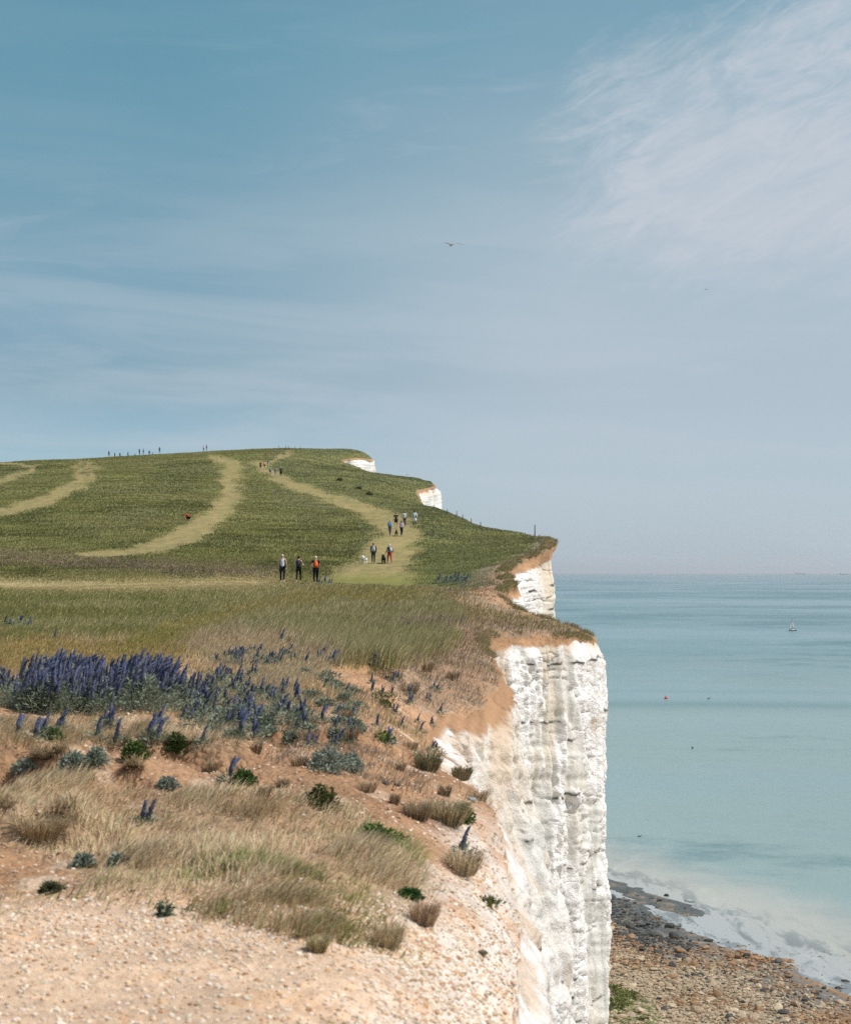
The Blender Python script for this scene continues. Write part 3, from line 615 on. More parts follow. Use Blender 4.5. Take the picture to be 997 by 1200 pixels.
# ------------------------------------------------------------------ dogs
def dog(px, py, label, c, L=.55, fluffy=True, rz=0.0):
    loc = place(px, py, 60, 480); r = empty('dog', loc, rz, 1.0); tag(r, label, 'dog')
    k = L/.55
    pts = [(0, -.20, .38), (0, 0, .37), (0, .20, .39), (0, .30, .48), (0, .37, .56), (0, .47, .53), (0, -.28, .44), (0, -.33, .56)]
    rad = [(.095, .10), (.10, .105), (.10, .105), .065, .075, .035, .028, .022]
    ed = [(0, 1), (1, 2), (2, 3), (3, 4), (4, 5), (0, 6), (6, 7)]
    for s in (-1, 1):
        b = len(pts); pts += [(s*.075, -.22, .32), (s*.085, -.15, .22), (s*.085, -.25, .13), (s*.085, -.23, .03), (s*.085, -.19, .015)]; rad += [.065, .045, .026, .024, .022]; ed += [(0, b), (b, b+1), (b+1, b+2), (b+2, b+3), (b+3, b+4)]
        b = len(pts); pts += [(s*.070, .20, .30), (s*.075, .17, .20), (s*.075, .20, .11), (s*.075, .20, .03), (s*.075, .24, .015)]; rad += [.05, .034, .024, .022, .021]; ed += [(2, b), (b, b+1), (b+1, b+2), (b+2, b+3), (b+3, b+4)]
    pts = [tuple(x*k for x in p) for p in pts]; rad = [tuple(x*k for x in q) if isinstance(q, tuple) else q*k for q in rad]
    if fluffy: rad = [tuple(x*1.25 for x in q) if isinstance(q, tuple) else q*1.3 for q in rad]
    m = cm_(c); b_ = skin_mesh('body', pts, ed, rad, m, r, 2)
    bm = bmesh.new(); bm.from_mesh(b_.data)
    for s in (-1, 1): ell(bm, Vector((s*.075*k, .35*k, .58*k)), (.018*k, .035*k, .055*k), 8, 6)
    if fluffy:
        for v in bm.verts: v.co += v.co.normalized()*.012*math.sin(v.co.x*140)*math.sin(v.co.z*120)*math.sin(v.co.y*110)
    nb = len(bm.faces)
    for s in (-1, 1): ell(bm, Vector((s*.032*k, .425*k, .585*k)), (.010, .010, .010), 6, 5)
    ell(bm, Vector((0, .512*k, .535*k)), (.016, .014, .012), 6, 5)
    bm.faces.ensure_lookup_table()
    for f in bm.faces[nb:]: f.material_index = 1
    for f in bm.faces: f.smooth = True
    bm.to_mesh(b_.data); bm.free(); b_.data.materials.append(EYE); return r
dog(427, 663.8, 'small fluffy white dog left of the taller dog walker', (.75, .72, .66), .66, True, .35)
dog(449.3, 663.5, 'black dog between the two dog walkers', (.02, .022, .025), .72, True, .1)
dog(464.4, 631.5, 'small dark dog between the pale blue jacket and the pale top', (.03, .025, .03), .66, False, 0)

# ------------------------------------------------------------------ gulls
GW = simple('gull_white', (.72, .73, .74), .7, .05, 6); GG = simple('gull_grey', (.55, .57, .60), .7, .1, 6); GB = simple('gull_black', (.12, .12, .13), .7, .1, 6); GY_ = simple('gull_beak', (.6, .4, .06), .5, .1, 6)
def gull(px, py, Y, span, label, rz=0.0, roll=0.0):
    r = empty('gull', ((px-CX)/F*Y, Y, (CY-py)/F*Y), rz, span/1.3); r.rotation_euler = (0, roll, rz); tag(r, label, 'gull')
    skin_mesh('body', [(0, -.26, .0), (0, -.12, 0), (0, .05, -.005), (0, .17, .01), (0, .25, .025), (0, .285, .02)], [(i, i+1) for i in range(5)], [(.012, .04), .045, .062, .045, .036, .016], GW, r)
    skin_mesh('beak', [(0, .285, .018), (0, .34, .008)], [(0, 1)], [.012, .004], GY_, r, 1)
    skin_mesh('tail', [(0, -.22, .0), (0, -.33, 0), (0, -.40, 0)], [(0, 1), (1, 2)], [(.012, .03), (.008, .055), (.005, .07)], GW, r, 1)
    for s in (-1, 1):
        sec = [(.03, .05, .03, .19), (.16, .085, .085, .175), (.30, .07, .115, .155), (.45, .02, .105, .12), (.58, -.06, .07, .075), (.655, -.13, .045, .02)]
        vs, fs, cs = [], [], []
        for (x, yl, z, ch) in sec:
            t = .012*ch/.19
            vs += [(s*x, yl, z), (s*x, yl-ch*.4, z+t*1.6), (s*x, yl-ch, z-.006), (s*x, yl-ch*.4, z-t)]
        n = len(sec)
        for i in range(n-1):
            for j in range(4): fs.append((i*4+j, i*4+(j+1) % 4, (i+1)*4+(j+1) % 4, (i+1)*4+j))
        fs += [(0, 1, 2, 3), tuple((n-1)*4+j for j in (3, 2, 1, 0))]
        me = bpy.data.meshes.new('wing'); me.from_pydata(vs, [], fs); me.materials.append(GG); me.materials.append(GB)
        for p in me.polygons:
            p.use_smooth = True
            if abs(p.center.x) > .56: p.material_index = 1
        bm = bmesh.new(); bm.from_mesh(me); bmesh.ops.recalc_face_normals(bm, faces=bm.faces[:]); bm.to_mesh(me); bm.free()
        link(bpy.data.objects.new('wing', me), r)
gull(528.5, 290, 98, 1.30, 'large gull gliding with spread wings high in the open sky', .25, .03)
gull(827, 342, 300, 1.2, 'tiny distant gull in the pale sky to the right', .6)
gull(477, 559, 330, 1.2, 'small gull skimming above the slope between the two far chalk faces', .9)
gull(59, 531.5, 420, 1.3, 'tiny gull over the left skyline', .4)
gull(682, 732, 420, 1.1, 'gull flying low over the end of the near chalk promontory', 1.1, .5)

# ------------------------------------------------------------------ on the water
def on_sea(px, py):
    Y = -SEA*F/(py-CY); return Vector(((px-CX)/F*Y, Y, SEA))
HULL = simple('hull_paint', (.05, .08, .10), .4, .1, 1); SAIL = simple('sailcloth', (.78, .78, .80), .8, .05, .6); WOODM = simple('spar', (.25, .22, .2), .5, .1, 2); WHT = simple('white_paint', (.7, .72, .74), .5, .05, 2)
def hull_bm(L, B, H):
    bm = bmesh.new(); st = [(-.5, .55), (-.3, .9), (0, 1.), (.25, .8), (.42, .4), (.5, .03)]; ringv = []
    for t, b in st:
        ringv.append([bm.verts.new((t*L, y*B*.5*b, z)) for y, z in ((-1, H*(1+.25*max(0, t))), (-.85, 0), (-.2, -H*.4), (.2, -H*.4), (.85, 0), (1, H*(1+.25*max(0, t))))])
    for a, b in zip(ringv[:-1], ringv[1:]):
        for j in range(5): bm.faces.new((a[j], a[j+1], b[j+1], b[j]))
        bm.faces.new((a[5], a[0], b[0], b[5]))
    bm.faces.new(ringv[0]); bmesh.ops.recalc_face_normals(bm, faces=bm.faces[:]); return bm
def sail_bm(pts, belly):
    bm = bmesh.new(); n = 8; a, b, c = [Vector(p) for p in pts]; rows = []
    for i in range(n+1):
        t = i/n; l, r_ = a.lerp(c, t), b.lerp(c, t); k_ = max(1, n-i)
        rows.append([bm.verts.new(l.lerp(r_, j/k_)+Vector((0, belly*math.sin(math.pi*j/k_)*(1-t)*math.sin(math.pi*min(1, t+.25)), 0))) for j in range(k_+1)] if i < n else [bm.verts.new(c)])
    for i in range(n):
        A_, B_ = rows[i], rows[i+1]
        for j in range(len(A_)-1):
            if j < len(B_)-1 and i < n-1: bm.faces.new((A_[j], A_[j+1], B_[j+1], B_[j]))
            else: bm.faces.new((A_[j], A_[j+1], B_[min(j, len(B_)-1)]))
    bmesh.ops.solidify(bm, geom=bm.faces[:], thickness=.02); return bm
def sailboat(px, py, L, Hm, label, rz=0.0, name='sailing_boat'):
    r = empty(name, on_sea(px, py), rz, 1); tag(r, label, 'sailing boat')
    bm_obj('hull', hull_bm(L, L*.32, L*.11), HULL, r)
    bm = bmesh.new(); bmesh.ops.create_cube(bm, size=1, matrix=Matrix.Translation((-.02*L, 0, L*.135)) @ Matrix.Diagonal((L*.35, L*.16, L*.07, 1))); bmesh.ops.bevel(bm, geom=bm.edges[:], offset=L*.015, segments=2, affect='EDGES'); bm_obj('cabin', bm, WHT, r)
    bm = bmesh.new(); bmesh.ops.create_cone(bm, cap_ends=True, segments=8, radius1=.09, radius2=.05, depth=Hm, matrix=Matrix.Translation((.08*L, 0, Hm/2+L*.08))); bm_obj('mast', bm, WOODM, r)
    bm = bmesh.new(); bmesh.ops.create_cone(bm, cap_ends=True, segments=8, radius1=.06, radius2=.05, depth=L*.46, matrix=Matrix.Translation((-.15*L, 0, L*.24)) @ Matrix.Rotation(R(90), 4, 'Y')); bm_obj('boom', bm, WOODM, r)
    bm_obj('mainsail', sail_bm([(.06*L, 0, L*.26), (-.38*L, 0, L*.26), (.07*L, 0, Hm)], L*.05), SAIL, r)
    bm_obj('jib', sail_bm([(.47*L, 0, L*.15), (.12*L, 0, L*.18), (.10*L, 0, Hm*.88)], L*.05), SAIL, r)
sailboat(928, 742, 8.5, 10.5, 'small sailing boat with pale sails alone on the open sea at right', math.pi+.6)
sailboat(664, 680, 20, 34, 'far dark sailing ship like a thin upright stroke beside the headland', 1.4, 'sailing_ship')
def ship(px, py, L, label):
    r = empty('cargo_ship', on_sea(px, py), 0, 1); tag(r, label, 'ship')
    bm_obj('hull', hull_bm(L, L*.14, L*.055), simple('ship_hull', (.10, .13, .16), .6, .1, .1), r)
    bm = bmesh.new(); bmesh.ops.create_cube(bm, size=1, matrix=Matrix.Translation((-.40*L, 0, L*.11)) @ Matrix.Diagonal((L*.09, L*.11, L*.11, 1))); bmesh.ops.create_cube(bm, size=1, matrix=Matrix.Translation((-.40*L, 0, L*.172)) @ Matrix.Diagonal((L*.05, L*.12, L*.015, 1))); bm_obj('bridge', bm, WHT, r, False)
    bm = bmesh.new()
    for i in range(7): bmesh.ops.create_cube(bm, size=1, matrix=Matrix.Translation(((-.28+i*.095)*L, 0, L*(.068+.004*(i % 3)))) @ Matrix.Diagonal((L*.085, L*.11, L*.028, 1)))
    bm_obj('deck_cargo', bm, simple('cargo', (.18, .16, .15), .7, .2, .05), r, False)
    bm = bmesh.new(); bmesh.ops.create_cone(bm, cap_ends=True, segments=10, radius1=L*.018, radius2=L*.014, depth=L*.06, matrix=Matrix.Translation((-.44*L, 0, L*.19))); bm_obj('funnel', bm, HULL, r)
ship(937.5, 675.6, 200, 'faint cargo ship on the horizon, left one of the two'); ship(989, 676.2, 150, 'dark cargo ship on the horizon at the right edge')
def buoy(px, py, rad, c, label, stick=True):
    r = empty('buoy', on_sea(px, py), 0, rad); tag(r, label, 'buoy')
    m = simple('buoy_paint', c, .4, .08, 3); bm = bmesh.new(); ell(bm, Vector((0, 0, .45)), (1, 1, .85), 16, 12); bm_obj('float', bm, m, r)
    bm = bmesh.new(); bmesh.ops.create_cone(bm, cap_ends=True, segments=10, radius1=.35, radius2=.15, depth=.7, matrix=Matrix.Translation((0, 0, 1.5))); bm_obj('top_mark', bm, m, r)
buoy(780, 821.5, .7, (.65, .07, .03), 'orange-red buoy on the dark current line'); buoy(811, 879.5, .32, (.02, .03, .03), 'tiny dark marker buoy on the pale water below the red one')
def seabird(px, py, sz, label, rz):
    r = empty('floating_bird', on_sea(px, py), rz, sz); tag(r, label, 'water bird')
    skin_mesh('body', [(-.45, 0, .12), (-.2, 0, .10), (.15, 0, .10), (.32, 0, .2), (.38, 0, .36), (.48, 0, .36), (.6, 0, .34)], [(i, i+1) for i in range(6)], [.05, .16, .16, .08, .07, .03, .012], GB, r)
seabird(830, 821.5, 1.6, 'dark bird resting on the water right of the red buoy', .2); seabird(749, 983, .9, 'dark bird on the pale water close above the beach', 0)
# ------------------------------------------------------------------ beach and sea
def shore_s(X, Y):
    """metres seaward of the low-water line"""
    base = (X-28)*.95 + (Y-292)*.311
    Xs = np.where(Y > 292, 28 + (Y-292)*.02, X)
    return np.where(Y > 292, (X-28-(Y-292)*(-.03))*.95, base)
bx = np.linspace(-60, 95, 330); by = np.r_[np.linspace(-40, 190, 80)[:-1], np.linspace(190, 330, 420), np.linspace(330, 700, 80)[1:]]
BX, BY = np.meshgrid(bx, by)
sS = shore_s(BX, BY) + 5*fbm(BX*.06, BY*.06, seed=90, o=3) + 1.5
BX2 = BX
# rotate shelf ledges along the shore
al = BX*.311 - BY*.95; ac = BX*.95 + BY*.311
led = fbm(ac*.16, al*.03, seed=91, o=4); fine_ = fbm(ac*.7, al*.35, seed=92, o=4)
BZ = SEA + np.where(sS < 0, -sS*.035+.02, -.10-.012*sS) + .24*sstep(236, 262, BY)*np.exp(-((sS-1)/5.5)**2) + .55*led*np.exp(-(np.maximum(sS-2, 0)/16)**2) + .16*fine_*np.where(sS < 0, 1, np.exp(-np.maximum(sS, 0)/9.))
BZ = np.where(sS < -40, BZ+(-sS-40)*.12, BZ)
BZ = BZ - np.maximum(sS-22, 0)*.05
hgt = BZ-SEA
inl = sstep(-4, -17, sS + 5*fbm(BX*.12, BY*.12, seed=93))
orange = sstep(-.15, .35, fbm(ac*.09, al*.05, seed=94, o=4) + sstep(-6, 2, sS)*.3 - sstep(235, 262, BY)*.75)
bc = np.zeros(BX.shape+(3,)) + np.array([.15, .14, .125])
bc = mixc(bc, [.30, .165, .07], orange)
bc = mixc(bc, [.075, .085, .085], sstep(247, 262, BY + 6*led))
bc = mixc(bc, [.38, .27, .06], sstep(.2, .5, fbm(ac*.22, al*.07, seed=95, o=4))*sstep(240, 262, BY)*sstep(-2, -8, sS)*.8)
bc = mixc(bc, [.36, .29, .19], inl)
bc = mixc(bc, [.28, .22, .15], sstep(.0, .5, fine_)*.5)
bc = mixc(bc, [.055, .06, .06], sstep(.06, -.05, hgt)*sstep(6, -2, sS)*.6)
beach = mesh_np('beach', np.stack([BX, BY, BZ], -1).reshape(-1, 3), gridq(*BX.shape, flip=False), mat=M_BEACH, col=bc.reshape(-1, 3)); tag(beach, kind='structure')
def beach_z(X, Y):
    i = np.clip(np.searchsorted(by, Y)-1, 0, len(by)-2); j = np.clip(np.searchsorted(bx, X)-1, 0, len(bx)-2)
    fy = (Y-by[i])/(by[i+1]-by[i]); fx = (X-bx[j])/(bx[j+1]-bx[j])
    return BZ[i, j]*(1-fx)*(1-fy)+BZ[i, j+1]*fx*(1-fy)+BZ[i+1, j]*(1-fx)*fy+BZ[i+1, j+1]*fx*fy
def beach_s(X, Y):
    return shore_s(X, Y) + 5*fbm(X*.06, Y*.06, seed=90, o=3) + 1.5

def sea_mat():
    m, nt, ns, ls = newmat('sea_water')
    out = node(ns, 'ShaderNodeOutputMaterial'); b = node(ns, 'ShaderNodeBsdfPrincipled', inp={'Roughness': .30, 'IOR': 1.33, 'Specular IOR Level': .38})
    geo = node(ns, 'ShaderNodeNewGeometry'); sep = node(ns, 'ShaderNodeSeparateXYZ'); ls.new(geo.outputs['Position'], sep.inputs[0])
    def math_(op, a, b_=None, c_=None):
        n = node(ns, 'ShaderNodeMath', operation=op)
        for i, v in enumerate((a, b_, c_)):
            if v is None: continue
            if isinstance(v, (int, float)): n.inputs[i].default_value = v
            else: ls.new(v, n.inputs[i])
        return n.outputs[0]
    def noise(sx, sy, scale, det=4, rough=.55, rot=0.0, dist=0.0):
        mp = node(ns, 'ShaderNodeMapping'); mp.inputs['Scale'].default_value = (sx, sy, 1); mp.inputs['Rotation'].default_value = (0, 0, rot)
        ls.new(geo.outputs['Position'], mp.inputs[0])
        n = node(ns, 'ShaderNodeTexNoise', inp={'Scale': scale, 'Detail': det, 'Roughness': rough, 'Distortion': dist}); ls.new(mp.outputs[0], n.inputs['Vector']); return n.outputs['Fac']
    def mrange(v, a, b_, c_=0., d=1., sm=True):
        n = node(ns, 'ShaderNodeMapRange', inp={'From Min': a, 'From Max': b_, 'To Min': c_, 'To Max': d}); n.interpolation_type = 'SMOOTHSTEP' if sm else 'LINEAR'
        ls.new(v, n.inputs['Value']); return n.outputs[0]
    def mix(f, a, b_):
        n = node(ns, 'ShaderNodeMix', data_type='RGBA')
        ls.new(f, n.inputs[0])
        for s, v in ((6, a), (7, b_)):
            if isinstance(v, tuple): n.inputs[s].default_value = v+(1,)
            else: ls.new(v, n.inputs[s])
        return n.outputs[2]
    X, Y = sep.outputs[0], sep.outputs[1]
    # distance seaward
    s = math_('ADD', math_('MULTIPLY', math_('SUBTRACT', X, 28.), .95), math_('MULTIPLY', math_('SUBTRACT', Y, 292.), .311))
    big = noise(.0045, .0016, 1.0, 5, .5, rot=.25, dist=.6)
    streak = noise(.0010, .0050, 1.0, 6, .6, rot=-.06, dist=.4)
    sn = math_('ADD', s, math_('MULTIPLY', math_('SUBTRACT', noise(.02, .007, 1.0, 6, .6, rot=.3, dist=.8), .5), 46.))
    deep = (.092, .205, .225); mid = (.145, .250, .258); shal = (.225, .315, .305); milk = (.46, .43, .375); grey = (.33, .36, .365)
    ydeep = mrange(Y, 450, 1500); 
    c = mix(ydeep, shal, mid)
    c = mix(mrange(Y, 1400, 5000), c, deep)
    c = mix(math_('MULTIPLY', mrange(streak, .42, .62), mrange(Y, 600, 1500)), c, (.16, .27, .285))
    wv = noise(1, 1, .0018, 9, .74)
    c = mix(math_('MULTIPLY', mrange(wv, .49, .57), .8), c, (.21, .315, .335))
    c = mix(math_('MULTIPLY', mrange(wv, .48, .41), .75), c, (.06, .155, .17))
    # long current lines
    for y0, w, colr, am in ((715., 22., (.075, .18, .17), .5), (790., 10., (.09, .2, .2), .22), (1180., 30., (.07, .18, .19), .2), (640., 30., (.24, .34, .34), .45)):
        yy = math_('ADD', math_('SUBTRACT', Y, y0), math_('MULTIPLY', X, .14)); yy = math_('ADD', yy, math_('MULTIPLY', math_('SUBTRACT', big, .5), 60.))
        g = math_('POWER', 2.718, math_('MULTIPLY', math_('POWER', math_('ABSOLUTE', math_('DIVIDE', yy, w)), 2.0), -1.0))
        c = mix(math_('MULTIPLY', g, am), c, colr)
    c = mix(mrange(sn, 34, 12, 0, .7), c, milk)
    c = mix(mrange(sn, 14, 0, 0, .85), c, grey)  # grey sky reflection painted into the water colour towards the waterline
    sp_ = noise(.12, .03, 1.0, 7, .68, rot=.3, dist=1.2)
    c = mix(math_('MULTIPLY', mrange(sp_, .54, .66), math_('MULTIPLY', mrange(s, 30, 12), .22)), c, (.62, .63, .61))
    c = mix(math_('MULTIPLY', mrange(noise(.30, .07, 1.0, 6, .65, rot=.3, dist=.5), .49, .60), mrange(s, 20, 6, 0, .8)), c, (.13, .15, .15))
    ls.new(c, b.inputs['Base Color'])
    # waves: fine chop plus swell, height in metres
    h = math_('ADD', math_('MULTIPLY', noise(.10, .28, 1.0, 6, .62, rot=.12), .9), math_('MULTIPLY', noise(.018, .05, 1.0, 4, .5, rot=-.2), 2.2))
    fade = mrange(sn, -5, 90, .12, 1.0)
    bp = node(ns, 'ShaderNodeBump', inp={'Strength': .75, 'Distance': 1.0}); ls.new(math_('MULTIPLY', h, fade), bp.inputs['Height'])
    ls.new(bp.outputs[0], b.inputs['Normal']); ls.new(b.outputs[0], out.inputs[0])
    return m
ys = np.r_[-3000, -500, -50, 100, 200, 300, 500, 900, 1600, 3000, 6000, 12000, 25000, 42000]
xs = np.r_[-42000, -12000, -3000, -800, -200, 0, 100, 300, 900, 3000, 12000, 42000]
SX, SY = np.meshgrid(xs, ys)
sea = mesh_np('sea', np.stack([SX, SY, 0*SX+SEA], -1).reshape(-1, 3), gridq(*SX.shape, flip=False), mat=sea_mat()); tag(sea, kind='structure')

# rocks: a few shapes with real thickness, many placements
def rock_shape(seed, flat=.6, sub=2, ang=.35):
    bm = bmesh.new(); bmesh.ops.create_icosphere(bm, subdivisions=sub, radius=.5)
    co = np.array([v.co[:] for v in bm.verts])
    r = 1+ang*fbm(co[:, 0]*2.2, co[:, 1]*2.2, co[:, 2]*2.2, seed=seed, o=3)
    rg = np.random.default_rng(seed)
    co = co*r[:, None]
    for k in range(6):                                   # fracture planes
        n = rg.normal(size=3); n /= np.linalg.norm(n); dd = .30+.12*rg.random()
        over = np.maximum(co@n-dd, 0); co -= over[:, None]*n*.9
    co *= np.array([1+.3*rg.random(), .75+.2*rg.random(), flat])
    for v, c in zip(bm.verts, co): v.co = c
    faces = np.array([[v.index for v in f.verts] for f in bm.faces]); bm.free()
    return co, faces
SHAPES = [rock_shape(100+i, .5+.08*(i % 4)) for i in range(6)]
LOW = [rock_shape(200+i, .6, 1, .4) for i in range(6)]
def scatter_mesh(name, shapes, pos, size, colr, mat, tiltmax=.5, smooth=False, sink=.15):
    Vs, Fs, Cs, n = [], [], [], 0
    which = RNG.integers(0, len(shapes), len(pos))
    for k in range(len(shapes)):
        idx = np.where(which == k)[0]
        if not len(idx): continue
        co, fc = shapes[k]
        a = RNG.random(len(idx))*6.283; ca, sa = np.cos(a), np.sin(a)
        t = (RNG.random(len(idx))-.5)*tiltmax*2; ct, st = np.cos(t), np.sin(t)
        x, y, z = co[None, :, 0], co[None, :, 1], co[None, :, 2]
        y2, z2 = y*ct[:, None]-z*st[:, None], y*st[:, None]+z*ct[:, None]
        X = x*ca[:, None]-y2*sa[:, None]; Y = x*sa[:, None]+y2*ca[:, None]
        s = size[idx][:, None]
        v = np.stack([X*s, Y*s, (z2+.5*.55-sink)*s], -1) + pos[idx][:, None, :]
        Vs.append(v.reshape(-1, 3)); Fs.append((fc[None]+(np.arange(len(idx))*len(co))[:, None, None]+n).reshape(-1, 3)); n += len(idx)*len(co)
        Cs.append(np.repeat(colr[idx], len(co), 0))
    return mesh_np(name, np.concatenate(Vs), tris=np.concatenate(Fs), col=np.concatenate(Cs), mat=mat, smooth=smooth)
def beach_col(X, Y, s, rnd):
    n = len(X)
    cream = np.array([.38, .31, .215]); rust = np.array([.27, .165, .09]); dark = np.array([.055, .058, .055]); tan = np.array([.33, .25, .17])
    c = np.zeros((n, 3)); z = np.clip(-s/26. + .35*fbm(X*.1, Y*.1, seed=97), 0, 1)   # 0 at water, 1 inland
    r = rnd
    pc = np.clip((z-.18)*1.7, 0, .93); pr = np.clip(1.0-np.abs(z-.25)*2.4, .04, .6)*np.where(Y > 262, .5, 1)
    t = RNG.random(n)
    c[:] = dark
    c[t < pc+pr] = rust
    c[t < pc] = cream
    c[(t < pc) & (RNG.random(n) < .3)] = tan
    dk_ = (Y > 248) & (s > -10) & (RNG.random(n) < .85); c[dk_] = dark*1.3
    gr = (Y < 216) & (X < 26) & (RNG.random(n) < .5); c[gr] = [.17, .18, .07]
    return c*(.7+.55*RNG.random((n, 1)))
def beach_pts(n, s0, s1, y0=196, y1=296):
    X = RNG.uniform(14, 60, n*6); Y = RNG.uniform(y0, y1, n*6); s = beach_s(X, Y)
    px = CX+X/Y*F
    ok = (s > s0) & (s < s1) & (px > 690) & (px < 1060)
    # thinner out on the wet shelf
    pr = np.where(s < -8, 1, np.where(s < -1, .6, np.where(s < 5, .10, .02)))
    pr = pr*np.where((Y > 250) & (s > -9), .6, 1)
    ok &= RNG.random(len(X)) < pr
    i = np.where(ok)[0][:n]; return X[i], Y[i], s[i]
bxp, byp, bsp = beach_pts(300, -60, 14)
bzp = beach_z(bxp, byp); bcol = beach_col(bxp, byp, bsp, None)
bsz = .75+.9*RNG.random(len(bxp))**2
rock_me = {}
for i in range(len(bxp)):
    c = bcol[i]
    kindc = 'dark' if c.max() < .12 else ('green' if c[1] > c[0] else ('rust' if c[2] < .16 and c[0]/c[1] > 1.5 else 'pale'))
    key = (i % len(SHAPES), kindc, i % 3)
    if key not in rock_me:
        co, fc = SHAPES[key[0]]
        o = mesh_np('boulder', co, tris=fc, col=np.repeat(c[None], len(co), 0), mat=M_ROCK, smooth=False); rock_me[key] = o.data; o['fresh'] = 1
        del o['fresh']
    else:
        o = bpy.data.objects.new('boulder', rock_me[key]); link(o)
    o.location = (bxp[i], byp[i], max(bzp[i], SEA-.25)+bsz[i]*.12); o.scale = (bsz[i],)*3
    o.rotation_euler = (random.uniform(-.3, .3), random.uniform(-.3, .3), random.uniform(0, 6.28))
    lab = {'dark': ('dark weed-covered boulder near the water at the foot of the cliff', 'dark weedy boulders near the water line'),
           'rust': ('rust brown boulder in the orange band of rocks between shingle and water', 'rust brown boulders on the shore'),
           'pale': ('pale cream chalk boulder in the rubble at the cliff foot', 'pale chalk boulders at the cliff foot'),
           'green': ('green-stained chalk boulder at the bottom beside the cliff wall', 'green stained boulders beside the cliff')}[kindc]
    tag(o, lab[0], 'boulder', lab[1])
X, Y, s = beach_pts(15000, -60, 16)
sz = .16+.55*RNG.random(len(X))**2.2; sz = np.where(s > 0, sz*.7, sz)
p_ = np.stack([X, Y, np.maximum([beach_z(a, b) for a, b in zip(X, Y)], SEA-.1)], 1)
o = scatter_mesh('beach_stones', LOW, p_, sz, beach_col(X, Y, s, None), M_ROCK); tag(o, kind='stuff')

# ------------------------------------------------------------------ sky, sun, air, camera
AZ = R(6); EL = R(53)                     # the sun stands out to sea on the right, slightly behind the eye
sun_dir = Vector((math.cos(EL)*math.cos(AZ), -math.cos(EL)*math.sin(AZ), math.sin(EL)))
sl = bpy.data.lights.new('sun', 'SUN'); sl.energy = 4.3; sl.angle = R(.53); sl.color = (1.0, .955, .89)
so = bpy.data.objects.new('sun', sl); link(so); so.rotation_euler = sun_dir.to_track_quat('Z', 'Y').to_euler()
w = bpy.data.worlds.new('World'); S.world = w; w.use_nodes = True
nt = w.node_tree; ns, ls = nt.nodes, nt.links; ns.clear()
out = node(ns, 'ShaderNodeOutputWorld'); bg = node(ns, 'ShaderNodeBackground'); bg.inputs['Strength'].default_value = .10
sky = node(ns, 'ShaderNodeTexSky'); sky.sky_type = 'NISHITA'; sky.sun_disc = False; sky.sun_elevation = EL; sky.sun_rotation = R(90)+AZ
sky.air_density = 1.0; sky.dust_density = 1.2; sky.ozone_density = 1.5; sky.altitude = 50
tc = node(ns, 'ShaderNodeTexCoord'); sp = node(ns, 'ShaderNodeSeparateXYZ'); ls.new(tc.outputs['Generated'], sp.inputs[0])
def wm(op, a, b=None):
    n = node(ns, 'ShaderNodeMath', operation=op)
    for i, v in enumerate((a, b)):
        if v is None: continue
        if isinstance(v, (int, float)): n.inputs[i].default_value = v
        else: ls.new(v, n.inputs[i])
    return n.outputs[0]
def wr(v, a, b, c=0., d=1.):
    n = node(ns, 'ShaderNodeMapRange', inp={'From Min': a, 'From Max': b, 'To Min': c, 'To Max': d}); n.interpolation_type = 'SMOOTHSTEP'; ls.new(v, n.inputs['Value']); return n.outputs[0]
el = wm('ARCSINE', sp.outputs[2]); az = wm('ARCTAN2', sp.outputs[0], sp.outputs[1])
tint = node(ns, 'ShaderNodeValToRGB'); e = tint.color_ramp.elements
SKY_TINT = [(0.0, (.97, 1.25, 1.60)), (.10, (.62, .82, .93)), (.30, (.66, .94, .89)), (.60, (.655, 1.09, .955)), (1.0, (.9, 1.0, 1.0))]
e[0].position, e[0].color = SKY_TINT[0][0], SKY_TINT[0][1]+(1,); e[1].position, e[1].color = SKY_TINT[-1][0], SKY_TINT[-1][1]+(1,)
for p, c in SKY_TINT[1:-1]:
    q = e.new(p); q.color = c+(1,)
ls.new(wr(el, 0.0, .5), tint.inputs[0])
mul = node(ns, 'ShaderNodeMix', data_type='RGBA', blend_type='MULTIPLY'); mul.inputs[0].default_value = 1.0
ls.new(sky.outputs[0], mul.inputs[6]); ls.new(tint.outputs[0], mul.inputs[7])
def cn(sx, sy, rot, scale, det=6, rough=.55, dist=.5, off=0.):
    cb = node(ns, 'ShaderNodeCombineXYZ'); ls.new(az, cb.inputs[0]); ls.new(el, cb.inputs[1]); cb.inputs[2].default_value = off
    r_ = node(ns, 'ShaderNodeMapping'); r_.inputs['Rotation'].default_value = (0, 0, rot); ls.new(cb.outputs[0], r_.inputs[0])
    mp = node(ns, 'ShaderNodeMapping'); mp.inputs['Scale'].default_value = (sx, sy, 1); ls.new(r_.outputs[0], mp.inputs[0])
    n = node(ns, 'ShaderNodeTexNoise', inp={'Scale': scale, 'Detail': det, 'Roughness': rough, 'Distortion': dist}); ls.new(mp.outputs[0], n.inputs['Vector']); return n.outputs['Fac']
